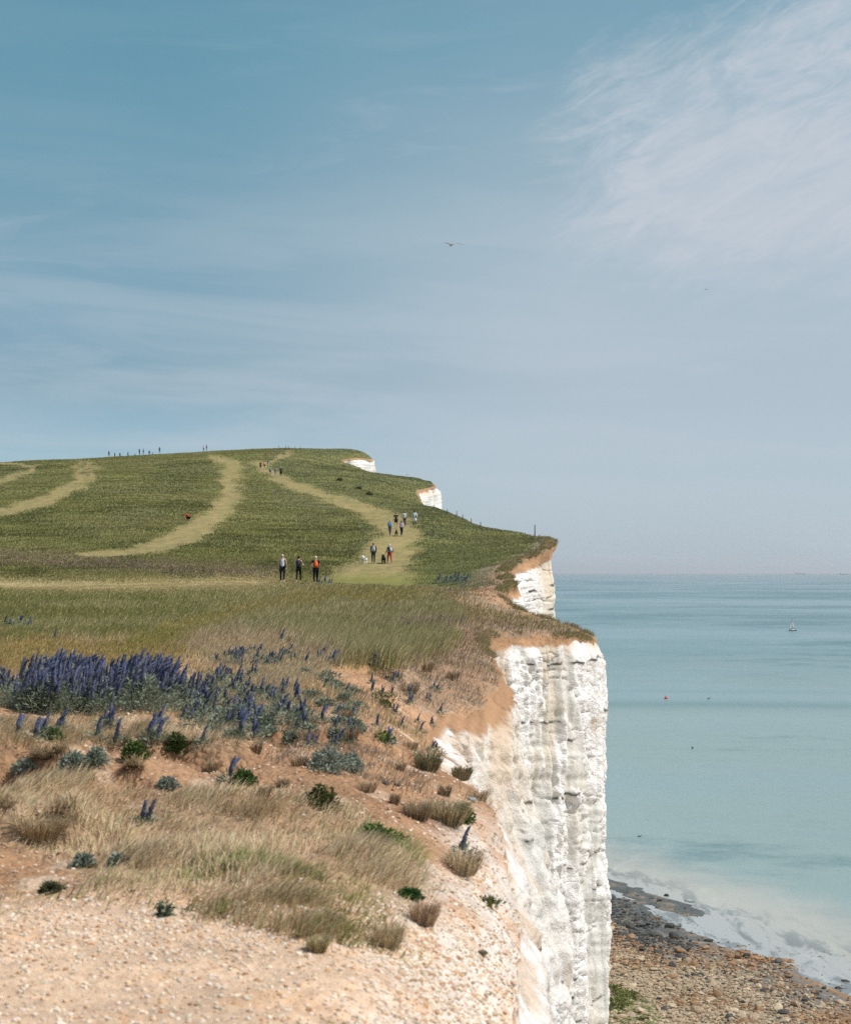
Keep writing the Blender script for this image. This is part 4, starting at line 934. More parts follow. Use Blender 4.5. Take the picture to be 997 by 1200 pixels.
# veil of cirrus on the right: a bank whose upper left edge climbs to the right
n1 = cn(1, 2.4, -.42, 7, 8, .62, .6); n2 = cn(1, 3.2, -.42, 26, 8, .68, .9, 3.); n3 = cn(1, 1.6, -.3, 60, 6, .7, .8, 9.)
nn = wm('ADD', wm('MULTIPLY', wm('SUBTRACT', n1, .5), .16), wm('ADD', wm('MULTIPLY', wm('SUBTRACT', n2, .5), .075), wm('MULTIPLY', wm('SUBTRACT', n3, .5), .03)))
line = wm('ADD', wm('SUBTRACT', wm('ADD', wm('MULTIPLY', wm('SUBTRACT', az, .098), .52), .251), el), nn)
bank = wm('MULTIPLY', wm('MULTIPLY', wr(line, -.03, .075), wr(wm('ADD', az, nn), .045, .135)), wr(wm('ADD', el, wm('MULTIPLY', nn, .5)), .125, .185))
bank = wm('MULTIPLY', bank, wr(n2, .25, .7, .62, 1.0))
wisp = wm('MULTIPLY', wm('MULTIPLY', wr(cn(1, 4.5, -.05, 13, 8, .62, .8, 5.), .46, .72), wr(az, -.12, .06)), wm('MULTIPLY', wr(el, .19, .215), wr(el, .27, .235)))
low = wm('MULTIPLY', wr(cn(1, 7, .06, 5, 7, .55, .5, 7.), .40, .66), wr(el, .26, .04, .05, .55))
stk = wm('MULTIPLY', wr(cn(1, 6, -.08, 8, 7, .6, .7, 11.), .50, .78), wr(el, .30, .12, .10, .34))
veil = wm('MULTIPLY', wr(az, -.16, .10, .14, .78), wr(el, .13, .29, 1.0, .25))
inv = 1.0
def screen(a, b): return wm('SUBTRACT', 1.0, wm('MULTIPLY', wm('SUBTRACT', 1.0, a), wm('SUBTRACT', 1.0, b)))
cl = screen(veil, wm('MAXIMUM', wm('MULTIPLY', wisp, .4), wm('MAXIMUM', low, stk)))
cm = node(ns, 'ShaderNodeMix', data_type='RGBA'); ls.new(cl, cm.inputs[0]); ls.new(mul.outputs[2], cm.inputs[6]); cm.inputs[7].default_value = (4.95, 5.75, 6.45, 1)
CLOUD = cm
cm2 = node(ns, 'ShaderNodeMix', data_type='RGBA'); ls.new(wm('MULTIPLY', bank, .92), cm2.inputs[0]); ls.new(cm.outputs[2], cm2.inputs[6]); cm2.inputs[7].default_value = (5.6, 6.1, 6.8, 1)
ls.new(cm2.outputs[2], bg.inputs[0]); ls.new(bg.outputs[0], out.inputs[0])

def haze():
    bm = bmesh.new(); bmesh.ops.create_cube(bm, size=1)
    x0, x1, y0, y1, z0, z1 = -43000, 43000, -4000, 43000, SEA-70, 75
    for v in bm.verts: v.co = (x0 if v.co.x < 0 else x1, y0 if v.co.y < 0 else y1, z0 if v.co.z < 0 else z1)
    m, nt, ns, ls = newmat('sea_air'); out = node(ns, 'ShaderNodeOutputMaterial')
    pv = node(ns, 'ShaderNodeVolumePrincipled'); pv.inputs['Color'].default_value = (.93, .95, 1, 1); pv.inputs['Density'].default_value = 3.5e-5; pv.inputs['Anisotropy'].default_value = .2
    ls.new(pv.outputs[0], out.inputs['Volume'])
    o = bm_obj('haze', bm, m, smooth=False); tag(o, kind='stuff')
haze()
cam = bpy.data.cameras.new('camera'); co = bpy.data.objects.new('camera', cam); link(co); S.camera = co
co.location = (0, 0, 0); co.rotation_euler = (R(90), 0, 0)
cam.sensor_fit = 'VERTICAL'; cam.sensor_height = 36; cam.lens = 36*F/1200.; cam.shift_y = (CY-2.5-600)/1200.
cam.clip_start = .1; cam.clip_end = 120000
cam.dof.use_dof = True; cam.dof.focus_distance = 75; cam.dof.aperture_fstop = 5.6
S.view_settings.view_transform = 'Standard'; S.view_settings.look = 'None'; S.view_settings.exposure = 0; S.view_settings.gamma = 1
S.cycles.use_denoising = False; S.cycles.max_bounces = 5; S.cycles.diffuse_bounces = 2; S.cycles.transmission_bounces = 2
S.cycles.volume_bounces = 0
# ------------------------------------------------------------------ grass: many real blades
def blades(name, px, Y, z, h, w, colr, lean=.5, leandir=None, wild=.5, mat=M_BLADE):
    n = len(px); X = (px-CX)/F*Y
    a = RNG.normal(0, .7, n)                                   # blade faces every which way
    wx, wy = np.cos(a)*w*.5, np.sin(a)*w*.5
    d = RNG.normal(.4, .9, n) if leandir is None else RNG.normal(leandir, wild, n)
    L = lean*(.4+RNG.random(n))*h
    dx, dy = np.cos(d)*L, np.sin(d)*L
    hz = h*np.sqrt(np.maximum(1-(L/h)**2*.6, .1))
    z = z-.02*h
    v = np.empty((n, 5, 3), np.float32)
    v[:, 0] = np.c_[X-wx, Y-wy, z]; v[:, 1] = np.c_[X+wx, Y+wy, z]
    v[:, 2] = np.c_[X+dx*.35-wx*.8, Y+dy*.35-wy*.8, z+hz*.6]; v[:, 3] = np.c_[X+dx*.35+wx*.8, Y+dy*.35+wy*.8, z+hz*.6]
    v[:, 4] = np.c_[X+dx, Y+dy, z+hz]
    b = np.arange(n)[:, None]*5
    q = b+np.array([[0, 1, 3, 2]]); t = b+np.array([[2, 3, 4]])
    o = mesh_np(name, v.reshape(-1, 3), q, t, mat=mat, col=np.repeat(np.clip(colr, .01, .8), 5, 0)); tag(o, kind='stuff'); return o
def sample(n, ya, yb, xa=-60, xb=None):
    Y = np.exp(RNG.uniform(math.log(ya), math.log(yb), n)); e = edge_px(Y)
    px = RNG.uniform(xa, 715 if xb is None else xb, n); ok = px < e-2
    return px[ok], Y[ok]
def keep(p, *arrs):
    k = RNG.random(len(p)) < p
    return [a[k] for a in arrs]
def jit(c, n, a=.25):
    return np.asarray(c)*(1+a*RNG.normal(size=(n, 1)))*(1+.025*RNG.normal(size=(n, 3)))
# (a) the dry wiry turf near the eye
px, Y = sample(420000, 8.2, 22, -400); z = ground_z(px, Y); m, py, X, d, w1 = masks(px, Y, z)
cl = sstep(-.25, .45, fbm(X*2.0, Y*1.6, seed=130, o=3))
p = np.clip(m['patchA']*(.25+.75*cl) + m['patchB']*(.2+.8*cl) + .05*sstep(.3, .6, fbm(X*1.5, Y*1.2, seed=131, o=3)), 0, 1)*(1-m['slope'])
p = p*(.15+.85*sstep(-.25, .2, fbm(X*1.3, Y*.9, seed=138, o=4)))
px, Y, z, X, cl, pA = keep(p, px, Y, z, X, cl, m['patchA'])
n = len(px); h = (.045+.065*cl)*(.6+.9*RNG.random(n)); ld = .1+1.6*fbm(X*1.1, Y*.8, seed=136, o=3)
c = jit([.66, .51, .33], n); gsel = RNG.random(n) < np.clip(.08+.85*sstep(.05, .5, fbm(X*.9, Y*.7, seed=132, o=3)-.25*sstep(11, 14, Y)), 0, .8)
c[gsel] = jit([.30, .31, .12], gsel.sum()); bs = RNG.random(n) < .12; c[bs] = jit([.36, .22, .13], bs.sum())
blades('dry_grass', px, Y, z, h, .0045+.003*RNG.random(n), c, lean=1.1, leandir=ld, wild=.45)
# (b) tall seeding grass and short turf at middle distance
px, Y = sample(820000, 20, 112, -340); z = ground_z(px, Y); m, py, X, d, w1 = masks(px, Y, z)
pC = m['patchC']; T_l = m['tall']; near_s = m['soil']*(1-np.clip(T_l+m['yellow']+m['ochre'], 0, 1)*sstep(24, 30, Y))
tuft = sstep(.0, .5, fbm(X*.9, Y*.6, seed=133, o=4))
p = np.clip(.75*(1-near_s)*(1-.6*m['bare']) + .8*T_l + pC*.8 + near_s*tuft*.20*(1-m['rim']), 0, 1)*(1-.97*m['rim'])*(1-.75*m['litter'])
p *= (1-.5*m['ochre'])
px, Y, z, X, T_l, yel, pC, ns_, och, lit, d, trk, py = keep(p, px, Y, z, X, T_l, m['yellow'], pC, near_s, m['ochre'], m['litter'], d, np.clip(m['track']+m['path'], 0, 1), py)
n = len(px); pat = fbm(X*.18, Y*.10, seed=134, o=4); r = RNG.random(n)
h = .11 + .17*T_l*(1-.6*ns_) + .10*(1-yel)*(1-ns_) ; h = h*(.55+.8*RNG.random(n))*(1-.6*och)*(1-.85*trk)
c = jit([.29, .285, .095], n); s_ = r < np.clip(.22+.5*sstep(-.1, .5, pat)+.30*T_l, 0, .8); c[s_] = jit([.50, .42, .21], s_.sum())
s_ = (r > .90) & (T_l > .2); c[s_] = jit([.60, .50, .33], s_.sum())
s_ = (RNG.random(n) < yel*.6); c[s_] = jit([.42, .34, .12], s_.sum())
s_ = (RNG.random(n) < np.clip(ns_*.75+pC, 0, 1)*.85); c[s_] = jit([.62, .48, .31], s_.sum())
s_ = RNG.random(n) < lit*.6; c[s_] = jit([.36, .28, .20], s_.sum())
s_ = RNG.random(n) < trk*.8; c[s_] = jit([.55, .46, .26], s_.sum(), .15)
s_ = RNG.random(n) < och*.8; c[s_] = jit([.50, .36, .16], s_.sum())
blades('meadow_grass', px, Y, z, np.maximum(h, .03), np.maximum(.008, Y/F*.85)*(.6+.6*RNG.random(n)), c, lean=.55, leandir=.2, wild=.6)
# (c) the far meadow
px, Y = sample(620000, 98, 560, -160); z = ground_z(px, Y); m, py, X, d, w1 = masks(px, Y, z)
p = (1-.55*m['path'])*(1-.8*m['rim'])*(1-.3*m['track'])*(1-.6*m['litter'])
px, Y, z, X, pur, lit, trk, py, pth = keep(p, px, Y, z, X, m['purple'], m['litter'], m['track'], py, m['path'])
n = len(px); n3 = fbm(px/60., py/9., seed=53, o=4); pat = fbm(X*.06, Y*.035, seed=135, o=4); r = RNG.random(n)
c = jit([.285, .280, .095], n, .17); dk = sstep(-.3, .4, n3+.5*fbm(px/90., py/2.5, seed=137, o=3))[:, None]; c = c*(1-dk*.4)
s_ = r < np.clip(.10+.5*sstep(-.05, .5, pat), 0, .6); c[s_] = jit([.42, .37, .18], s_.sum(), .2)
right = (px > 420) | ((py < 600) & (px > 320)); s_ = right & (RNG.random(n) < .4); c[s_] = jit([.24, .25, .12], s_.sum(), .2)
s_ = right & (RNG.random(n) < .10); c[s_] = jit([.42, .40, .27], s_.sum(), .2)
s_ = RNG.random(n) < pur*.5; c[s_] = jit([.42, .29, .24], s_.sum(), .3)
s_ = RNG.random(n) < lit*.5; c[s_] = jit([.30, .24, .17], s_.sum(), .2)
s_ = (Y < 112) & (RNG.random(n) < .4); c[s_] = jit([.34, .30, .12], s_.sum(), .2)
s_ = RNG.random(n) < np.clip(pth*1.1*np.where(py > 655, .35, 1)+trk*.95, 0, 1); c[s_] = jit([.62, .48, .245], s_.sum(), .15)
h = (.08+.11*RNG.random(n))*(1-.8*trk)*(1-.85*pth)*np.where((px > 400) & (Y < 160), .5, 1)
blades('far_meadow_grass', px, Y, z, h, Y/F*(.5+.6*RNG.random(n)), c, lean=.4, leandir=.2, wild=.6)

# grass fringes hanging over the small earth steps
def fringe(n, y0, seed, x0, x1, amp=.5, sc=.35):
    px = RNG.uniform(x0, x1, n); X = (px-CX)/F*y0; line = y0+fbm(X*sc*3, X*0+seed, seed=seed)*amp
    Y = line+.02+.22*RNG.random(n)**1.5; X = (px-CX)/F*Y
    ok = fbm(X*2.2, Y*0, seed=150, o=3) > .0; px, Y = px[ok], Y[ok]; n = len(px)
    blades('overhanging_grass', px, Y, ground_z(px, Y), .05+.10*RNG.random(n), .006+.003*RNG.random(n), jit([.50, .39, .25], n, .35), lean=1.6, leandir=-1.4, wild=.5)
fringe(2600, 13.9, 41, -60, 170); fringe(1100, 11.2, 45, -60, 90, .2); fringe(1500, 15.6, 42, 190, 420, .4); fringe(2000, 17.6, 43, 160, 520, .9)
# chalk chips and gravel
px, Y = sample(165000, 6.2, 30, -420); z = ground_z(px, Y); m, py, X, d, w1 = masks(px, Y, z)
p = np.clip(m['gravel']*(.18+.5*sstep(7.3, 8.6, Y)*sstep(-.5, .3, fbm(X*1.5, Y*1.5, seed=140))) + m['slope']*.3 + .16*m['soil']*(1-m['gravel'])*(1-.7*m['patchA'])*np.clip(14/Y, 0, 1) + (Y < 12)*(px > 440)*.18, 0, 1)
px, Y, z, X, g, sl_ = keep(p, px, Y, z, X, m['gravel'], m['slope'])
n = len(px); sz = (.008+.026*RNG.random(n)**2.0)*(1+.15*(Y > 12)) + .012*sl_*RNG.random(n)
t = RNG.random(n)[:, None]; c = np.where(t < .55, jit([.70, .60, .49], n, .09), np.where(t < .88, jit([.62, .45, .30], n, .1), jit([.50, .30, .17], n, .15)))
scatter_mesh('gravel', LOW, np.c_[X, Y, z], sz, c, M_PEBBLE, smooth=False, sink=.22).__setitem__('kind', 'stuff')
# crumbling clods of soil on bare ground and along the rims
px, Y = sample(150000, 7.5, 210, -420); z = ground_z(px, Y); m, py, X, d, w1 = masks(px, Y, z)
cl_ = sstep(.0, .5, fbm(X*1.2, Y*.8, seed=143, o=4))
p = np.clip(m['rim']*.9 + m['bare']*.35 + m['soil']*(1-m['gravel'])*(1-.8*m['patchA'])*cl_*.5 + m['gravel']*.03, 0, 1)*np.where(Y > 60, .8, .55)
px, Y, z, X = keep(p, px, Y, z, X); n = len(px)
sz = np.clip(.012+.045*RNG.random(n)**2.5, 0, 1)*np.clip(Y/22, .8, 5)
t = RNG.random(n)[:, None]; c = np.where(t < .55, jit([.40, .24, .14], n, .2), np.where(t < .85, jit([.25, .155, .095], n, .2), jit([.60, .47, .35], n, .1)))
scatter_mesh('soil_clods', LOW, np.c_[X, Y, z], sz, np.clip(c, .02, .8), M_PEBBLE, smooth=False, sink=.3).__setitem__('kind', 'stuff')
# turf hanging over the cliff edge
Y = np.exp(RNG.uniform(math.log(45), math.log(205), 26000)); dd = .45*RNG.random(len(Y))**1.5*Y/70; X = (edge_px(Y)-CX)/F*Y-dd
k_ = fbm(X*.8, Y*.5, seed=144, o=3) > -.05; X, Y = X[k_], Y[k_]; px = CX+X/Y*F; n = len(px)
c = jit([.34, .27, .15], n, .3); g_ = RNG.random(n) < .35; c[g_] = jit([.22, .23, .09], g_.sum(), .2)
blades('edge_turf', px, Y, ground_z(px, Y)+.01, (.10+.16*RNG.random(n))*np.clip(Y/75, .8, 1.6), Y/F*.6, c, lean=1.3, leandir=-.3, wild=.7)
# dead stalks and crumbs of turf lying on the bare soil
px, Y = sample(150000, 14, 75, 150); z = ground_z(px, Y); m, py, X, d, w1 = masks(px, Y, z)
cl = sstep(.12, .5, fbm(X*1.3, Y*.9, seed=141, o=4))
p = np.clip(m['soil']*cl*.55*(1-m['gravel'])*(1-m['patchC'])+m['litter']*.6, 0, 1)*(1-m['tall']*.8)*(px > 250)
px, Y, z = keep(p, px, Y, z); n = len(px)
blades('dead_stalks', px, Y, z, (.05+.09*RNG.random(n))*np.clip(Y/28, .7, 1.7), np.maximum(.006, Y/F*.6), jit([.33, .255, .18], n, .35), lean=.95, wild=2.)

# ------------------------------------------------------------------ leafy plants, one object each
M_LEAF = attr_mat('leaves', a1=0, a2=0, transl=.2)
M_SPIKE = attr_mat('flowers', a1=0, n2=60., a2=.3, bump=0)
def leaf_cloud(n, rx, rz, ll, lw, colr, var=.25, zmin=.0, up=.4, hollow=.35):
    """pointed leaves through a low dome; returns verts, quads, colours"""
    th = RNG.random(n)*6.283; rr = np.sqrt(RNG.uniform(hollow**2, 1, n)); u = RNG.random(n)**.8
    R_ = rr*rx*np.sqrt(np.maximum(1-u*u, 0.02))*(1+.25*np.sin(th*3+1)); x, y, z = R_*np.cos(th), R_*np.sin(th), zmin+u*rz*(.7+.45*RNG.random(n))
    dirx, diry, dirz = np.cos(th)+RNG.normal(0, .5, n), np.sin(th)+RNG.normal(0, .5, n), up+RNG.normal(0, .5, n)
    L = np.stack([dirx, diry, dirz], 1); L /= np.linalg.norm(L, axis=1)[:, None]
    sd = np.cross(L, RNG.normal(size=(n, 3))); sd /= np.linalg.norm(sd, axis=1)[:, None]
    l = ll*(.6+.8*RNG.random((n, 1))); w = lw*(.7+.6*RNG.random((n, 1)))
    b = np.stack([x, y, z], 1)
    v = np.stack([b, b+L*l*.45+sd*w*.5, b+L*l, b+L*l*.45-sd*w*.5], 1).reshape(-1, 3)
    q = np.arange(n)[:, None]*4+np.arange(4)[None]
    c = np.repeat(jit(colr, n, var), 4, 0)
    return v, q, c
def spike_geo(L, r, bend, tilt, taz, base, seed):
    """a curled flower spike: bobbly tapering tube, paler at the bottom"""
    k, s = 13, 7; rg = np.random.default_rng(seed); vs = []; cs = []
    d = np.array([math.cos(taz), math.sin(taz), 0.]); p = np.array(base, float); up = np.array([0, 0, 1.])
    for i in range(k):
        t = i/(k-1); a = tilt + bend*t*t
        dr = up*math.cos(a)+d*math.sin(a); side = np.cross(dr, d+up*.01); side /= np.linalg.norm(side); o2 = np.cross(side, dr)
        rad = r*(1.0-.55*t**1.6)*(.55+.45*min(1, t*6))*(1 if i < k-1 else .25)
        for j in range(s):
            an = j/s*6.283+i*.45; rr = rad*(1+.8*(rg.random()-.35)+(.22 if (i+j) % 2 else -.1))
            vs.append(p+(side*math.cos(an)+o2*math.sin(an))*rr)
            col = np.array([.062, .077, .150])*(.5+1.1*rg.random()) if rg.random() > .3 else np.array([.14, .145, .165])
            if rg.random() < .55-1.1*t: col = np.array([.14, .16, .12])
            cs.append(col)
        p = p + dr*L/(k-1)
    q = [(i*s+j, i*s+(j+1) % s, (i+1)*s+(j+1) % s, (i+1)*s+j) for i in range(k-1) for j in range(s)]
    vs.append(p); cs.append(cs[-1]); t3 = [((k-1)*s+j, (k-1)*s+(j+1) % s, k*s) for j in range(s)]
    return np.array(vs), np.array(q), np.array(t3), np.array(cs)
LAST = {}
def bugloss_proto(kind, seed):
    """returns (foliage mesh, [spike meshes])"""
    global RNG
    H = {'big': .32, 'mid': .20, 'thin': .11}[kind]; ns = {'big': 8, 'mid': 3, 'thin': 2}[kind]
    rg = np.random.default_rng(seed)
    v, q, c = leaf_cloud({'big': 620, 'mid': 330, 'thin': 120}[kind], {'big': .25, 'mid': .20, 'thin': .12}[kind], H*1.0, .055, .013, [.25, .29, .215], .25, up=.7, hollow=.1)
    fo = mesh_np('foliage', v, q, mat=M_LEAF, col=np.clip(c, .01, .8)); me = fo.data; bpy.data.objects.remove(fo)
    sp = []
    for i in range(ns):
        a = rg.random()*6.283; rr = {'big': .21, 'mid': .14, 'thin': .05}[kind]*math.sqrt(rg.random())
        V_, Q, T3, Cc = spike_geo({'big': .24, 'mid': .15, 'thin': .16}[kind]*(.6+.6*rg.random()), .0165, rg.choice([.15, .3, .5, 1.3], p=[.2, .3, .3, .2]), .12+.2*rg.random(), rg.normal(.1, .6), (rr*math.cos(a), rr*math.sin(a), H*(.5+.5*rg.random())), seed*9+i)
        # stalk down to the ground
        o = mesh_np('flower_spike', V_, Q, T3, mat=M_SPIKE, col=Cc); sp.append(o.data); bpy.data.objects.remove(o)
    return me, sp
PROT = {k: [bugloss_proto(k, 300+i*7+j) for i in range(6)] for j, k in enumerate(('big', 'mid', 'thin'))}
def bugloss(px, py, kind, label, group, sc=1.0):
    loc = place(px, py, 9, 130); fo, sp = random.choice(PROT[kind])
    r = empty('flowering_plant', loc - Vector((0, 0, .03)), random.uniform(-.5, .5) + random.choice([0, 0, .8]), sc*random.uniform(.85, 1.2))
    tag(r, label, 'wild flower', group)
    o = bpy.data.objects.new('foliage', fo); link(o, r)
    for s_ in sp: link(bpy.data.objects.new('flower_spike', s_), r)
    return r
def in_region(n, f, x0, x1, y0, y1):
    out = []
    while len(out) < n:
        x, y = random.uniform(x0, x1), random.uniform(y0, y1)
        if random.random() < f(x, y): out.append((x, y))
    return out
G1 = 'blue flowering plants in the dense clump on the left'
for x, y in in_region(84, lambda x, y: (1 if 806+.03*x < y < 842-.02*x else 0)*(1 if x > 36 or y > 818 else .0)*(1. if x < 205 else .5), 34, 240, 800, 842):
    bugloss(x, y, 'big' if x < 215 else 'mid', 'blue-flowered plant packed in the dense clump at the left', G1, random.uniform(.60, .95) + .12*(x < 180))
for x, y in in_region(14, lambda x, y: 1, -8, 40, 806, 836):
    bugloss(x, y, 'mid', 'low blue-flowered plant in the sparse fringe at the far left end of the dense clump', 'blue flowering plants in the left fringe of the clump')
for x, y in in_region(44, lambda x, y: 1 if x < 300 else .5, 215, 360, 798, 856):
    bugloss(x, y, random.choice(['mid', 'mid', 'thin']), 'short blue-spiked plant thinly spread right of the dense blue clump', 'blue flowering plants right of the dense clump', .85)
for x, y in in_region(26, lambda x, y: 1, 252, 345, 768, 786):
    bugloss(x, y, 'mid', 'blue-flowered plant in the narrow row along the foot of the tall olive grass', 'blue flowering plants in the row under the tall grass', .72)
for x, y in in_region(16, lambda x, y: 1, 345, 460, 762, 790):
    bugloss(x, y, 'thin', 'scattered blue-flowered plant along the right-hand foot of the tall olive grass', 'scattered blue plants right of the row', 1.0)
for x, y in in_region(38, lambda x, y: 1, 330, 520, 800, 880):
    bugloss(x, y, 'thin', 'small grey-leaved plant with faded spikes on the bare soil toward the cliff edge', 'small grey plants on the bare soil', .68)
for x, y in in_region(22, lambda x, y: 1, 5, 320, 852, 880):
    bugloss(x, y, 'thin', 'thin bluish spikes standing in pale dry grass below the dense clump', 'thin blue plants in the pale grass below the clump', .85)
for x, y, lb in [(12,740,'first'), (24,737,'tall'), (31,741,'third')]:
    bugloss(x, y, 'mid', 'blue-flowered plant in the little cluster alone on the green turf at the far left edge', 'three blue plants on the green turf at far left', 1.3)
for x, y, k_, lab in [(446,722,'mid','lone blue spike standing in the tall olive grass below the walking trio'), (478,748,'mid','blue-flowered plant at the middle of the tall grass near the cliff'), (503,748,'thin','last blue-flowered plant before the cliff edge in the tall grass'),
    (453,772,'mid','pair of blue spikes at the bottom right of the tall grass'), (383,752,'mid','blue-flowered plant standing high inside the tall olive grass'), (330,757,'thin','small blue plant just above the flowering row in the tall grass'),
    (64,752,'thin','tiny dark blue plant on ochre turf above the dense clump'), (540,735,'thin','blue plant on the brown rim beside the chalk promontory'),
    (541,1008,'thin','lone dark blue spike on the chalky slope right above the cliff edge'), (166,972,'thin','single grey-blue spike rising from the dry grass near the bottom left'), (507,888,'mid','dark leaning spike beside a scrubby tuft at the cliff edge'), (268,918,'thin','short grey spike on the soil bank between the two green bushes')]:
    bugloss(x, y, k_, lab, None, 1.3 if y < 760 else .8)
for x, y in [(515,686),(522,688),(528,683),(536,687),(543,690),(548,684),(533,672),(540,670)]:
    bugloss(x, y, 'mid', 'blue-grey plant in the patch on green turf between the path and the chalk cliff', 'blue-grey plants between path and far cliff', 2.0)
for x, y in [(374,688),(380,687),(386,689)]:
    bugloss(x, y, 'thin', 'grey-blue plant on the turf at the feet of the walker with the orange backpack', 'blue-grey plants beside the walking trio', 2.0)
# bushes, cushions and tufts
def bush(px, py, wpx, hpx, colr, label, cat='bush', name='leafy_bush', n=900, ll=.030, lw=.013, group=None, up=.5, ya=6.3):
    loc = place(px, py, ya, 530); s_ = loc.y/F
    v, q, c = leaf_cloud(n, wpx*s_*.5, hpx*s_*.85, ll, lw, colr, .3, up=up, hollow=0.)
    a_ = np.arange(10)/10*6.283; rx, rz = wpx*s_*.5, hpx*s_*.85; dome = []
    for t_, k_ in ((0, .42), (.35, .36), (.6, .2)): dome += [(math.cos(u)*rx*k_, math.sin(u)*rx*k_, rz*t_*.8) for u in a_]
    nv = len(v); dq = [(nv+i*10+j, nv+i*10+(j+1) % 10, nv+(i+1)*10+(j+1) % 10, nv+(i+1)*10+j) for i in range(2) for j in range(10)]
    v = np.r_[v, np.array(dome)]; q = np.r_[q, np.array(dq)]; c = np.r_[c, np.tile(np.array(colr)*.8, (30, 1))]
    o = mesh_np(name, v, q, mat=M_LEAF, col=np.clip(c, .01, .8)); o.location = loc-Vector((0, 0, .02)); tag(o, label, cat, group); return o
def tuft(px, py, wpx, hpx, colr, label, group=None, n=420, name='grass_tuft', cat='grass tuft'):
    loc = place(px, py, 6.3, 200); s_ = loc.y/F; rx = wpx*s_*.5; h = hpx*s_
    th = RNG.random(n)*6.283; rr = np.sqrt(RNG.random(n))*rx*.55
    x, y = rr*np.cos(th), rr*np.sin(th); out_ = .35+.9*RNG.random(n)
    hh = h*(.5+.7*RNG.random(n)); w = np.maximum(.003, s_*.7)
    dx, dy = np.cos(th)*out_*rx*.8+.25*hh, np.sin(th)*out_*rx*.8
    a = RNG.random(n)*3.14; wx, wy = np.cos(a)*w*.5, np.sin(a)*w*.5; z0 = np.zeros(n)-.02
    v = np.stack([np.c_[x-wx, y-wy, z0], np.c_[x+wx, y+wy, z0], np.c_[x+dx*.4+wx, y+dy*.4+wy, hh*.75], np.c_[x+dx*.4-wx, y+dy*.4-wy, hh*.75], np.c_[x+dx, y+dy, hh*(.55+.5*RNG.random(n))]], 1)
    b = np.arange(n)[:, None]*5
    o = mesh_np(name, v.reshape(-1, 3), b+np.array([[0, 1, 2, 3]]), b+np.array([[3, 2, 4]]), mat=M_BLADE, col=np.repeat(np.clip(jit(colr, n, .3), .01, .8), 5, 0)); o.location = loc; tag(o, label, cat, group); return o
GRN = [.075, .125, .035]; GRY = [.26, .30, .24]; DGR = [.085, .10, .035]
bush(157, 893, 32, 26, GRN, 'dark green leafy bush on top of the soil bank, left one of two')
bush(285, 922, 28, 20, [.08, .14, .04], 'bright green low bush on bare soil in the middle of the bank')
bush(440, 1000, 66, 34, [.12, .19, .055], 'largest bright green leafy bush at the right end of the dry grass', n=1500)
bush(479, 1054, 26, 13, [.06, .13, .04], 'small round dark green bush on the chalky slope near the bottom')
bush(206, 890, 26, 24, [.07, .105, .035], 'olive bush hanging over the bank beside the blue spikes')
bush(544, 966, 20, 26, [.06, .13, .03], 'small green bush growing in the scrubby tuft at the cliff lip')
bush(385, 905, 58, 30, GRY, 'grey-green cushion plant on the bare soil, widest one', 'cushion plant', 'cushion_plant', 1500)
bush(413, 908, 24, 24, GRY, 'grey-green cushion plant just right of the widest grey cushion', 'cushion plant', 'cushion_plant')
bush(85, 912, 44, 30, GRY, 'grey-green cushion plant draped over the dark earth step at left', 'cushion plant', 'cushion_plant', 1500)
bush(30, 905, 36, 16, GRY, 'flat grey-green cushion plant at the left edge above the earth step', 'cushion plant', 'cushion_plant', 600)
bush(58, 868, 30, 16, [.12, .17, .07], 'flat green plant patch in the pale turf at the left', 'cushion plant', 'cushion_plant', 600)
bush(112, 899, 24, 22, GRY, 'small grey-green cushion right of the one draped over the step', 'cushion plant', 'cushion_plant')
bush(97, 1018, 24, 18, GRY, 'grey-green rosette by the hollow in the lower left, left one of a pair', 'cushion plant', 'cushion_plant', 600)
bush(138, 1018, 24, 18, GRY, 'grey-green rosette by the hollow in the lower left, right one of a pair', 'cushion plant', 'cushion_plant', 600)
bush(196, 928, 26, 16, GRY, 'grey rosette on the soil between the green bushes', 'cushion plant', 'cushion_plant', 600)
bush(60, 1050, 26, 16, [.10, .11, .06], 'dark olive weed at the gravel edge in the lower left', 'weed', 'weed', 500)
bush(193, 1076, 16, 22, [.10, .15, .10], 'small upright green weed in front of the gravel path', 'weed', 'weed', 140)
bush(376, 952, 40, 34, DGR, 'dark scrubby bush at the upper edge of the dry grass', n=900)
bush(450, 830, 46, 22, DGR, 'low dark bush along the brown ledge above the chalk face', n=500)
bush(455, 800, 30, 16, [.09, .085, .05], 'brown-green scrub on the bare rim above the ledge', n=400)
bush(570, 1065, 34, 14, [.16, .16, .07], 'thin olive weed on the chalky slope by the cliff', 'weed', 'weed', 220)
bush(448, 871, 26, 14, [.12, .19, .04], 'light green low plant on soil near the cliff edge', n=240)
tuft(500, 905, 40, 22, [.26, .24, .14], 'scrubby brown-green tuft overhanging the cliff edge')
tuft(540, 915, 30, 15, [.30, .25, .15], 'small scrubby tuft on the corner where the soil meets the chalk')
tuft(488, 962, 46, 22, [.40, .31, .20], 'brown wiry tuft left of the big scrubby tuft at the lip')
tuft(524, 968, 62, 28, [.42, .35, .21], 'big brown and olive tuft on the orange soil lip', n=700)
tuft(452, 1112, 52, 28, [.56, .44, .28], 'straw tuft at the lower right corner of the dry grass')
tuft(371, 1118, 34, 18, [.5, .42, .24], 'small straw tuft alone on the gravel edge')
tuft(495, 1085, 46, 28, [.48, .34, .23], 'brown dead tuft on the chalky slope below the small green bush')
tuft(540, 1025, 60, 28, [.56, .45, .30], 'pale dry tuft left of the lone dark blue spike', n=600)
tuft(45, 990, 80, 26, [.52, .41, .26], 'dry grass tuft hanging over the dark hollow at the left edge', n=900)
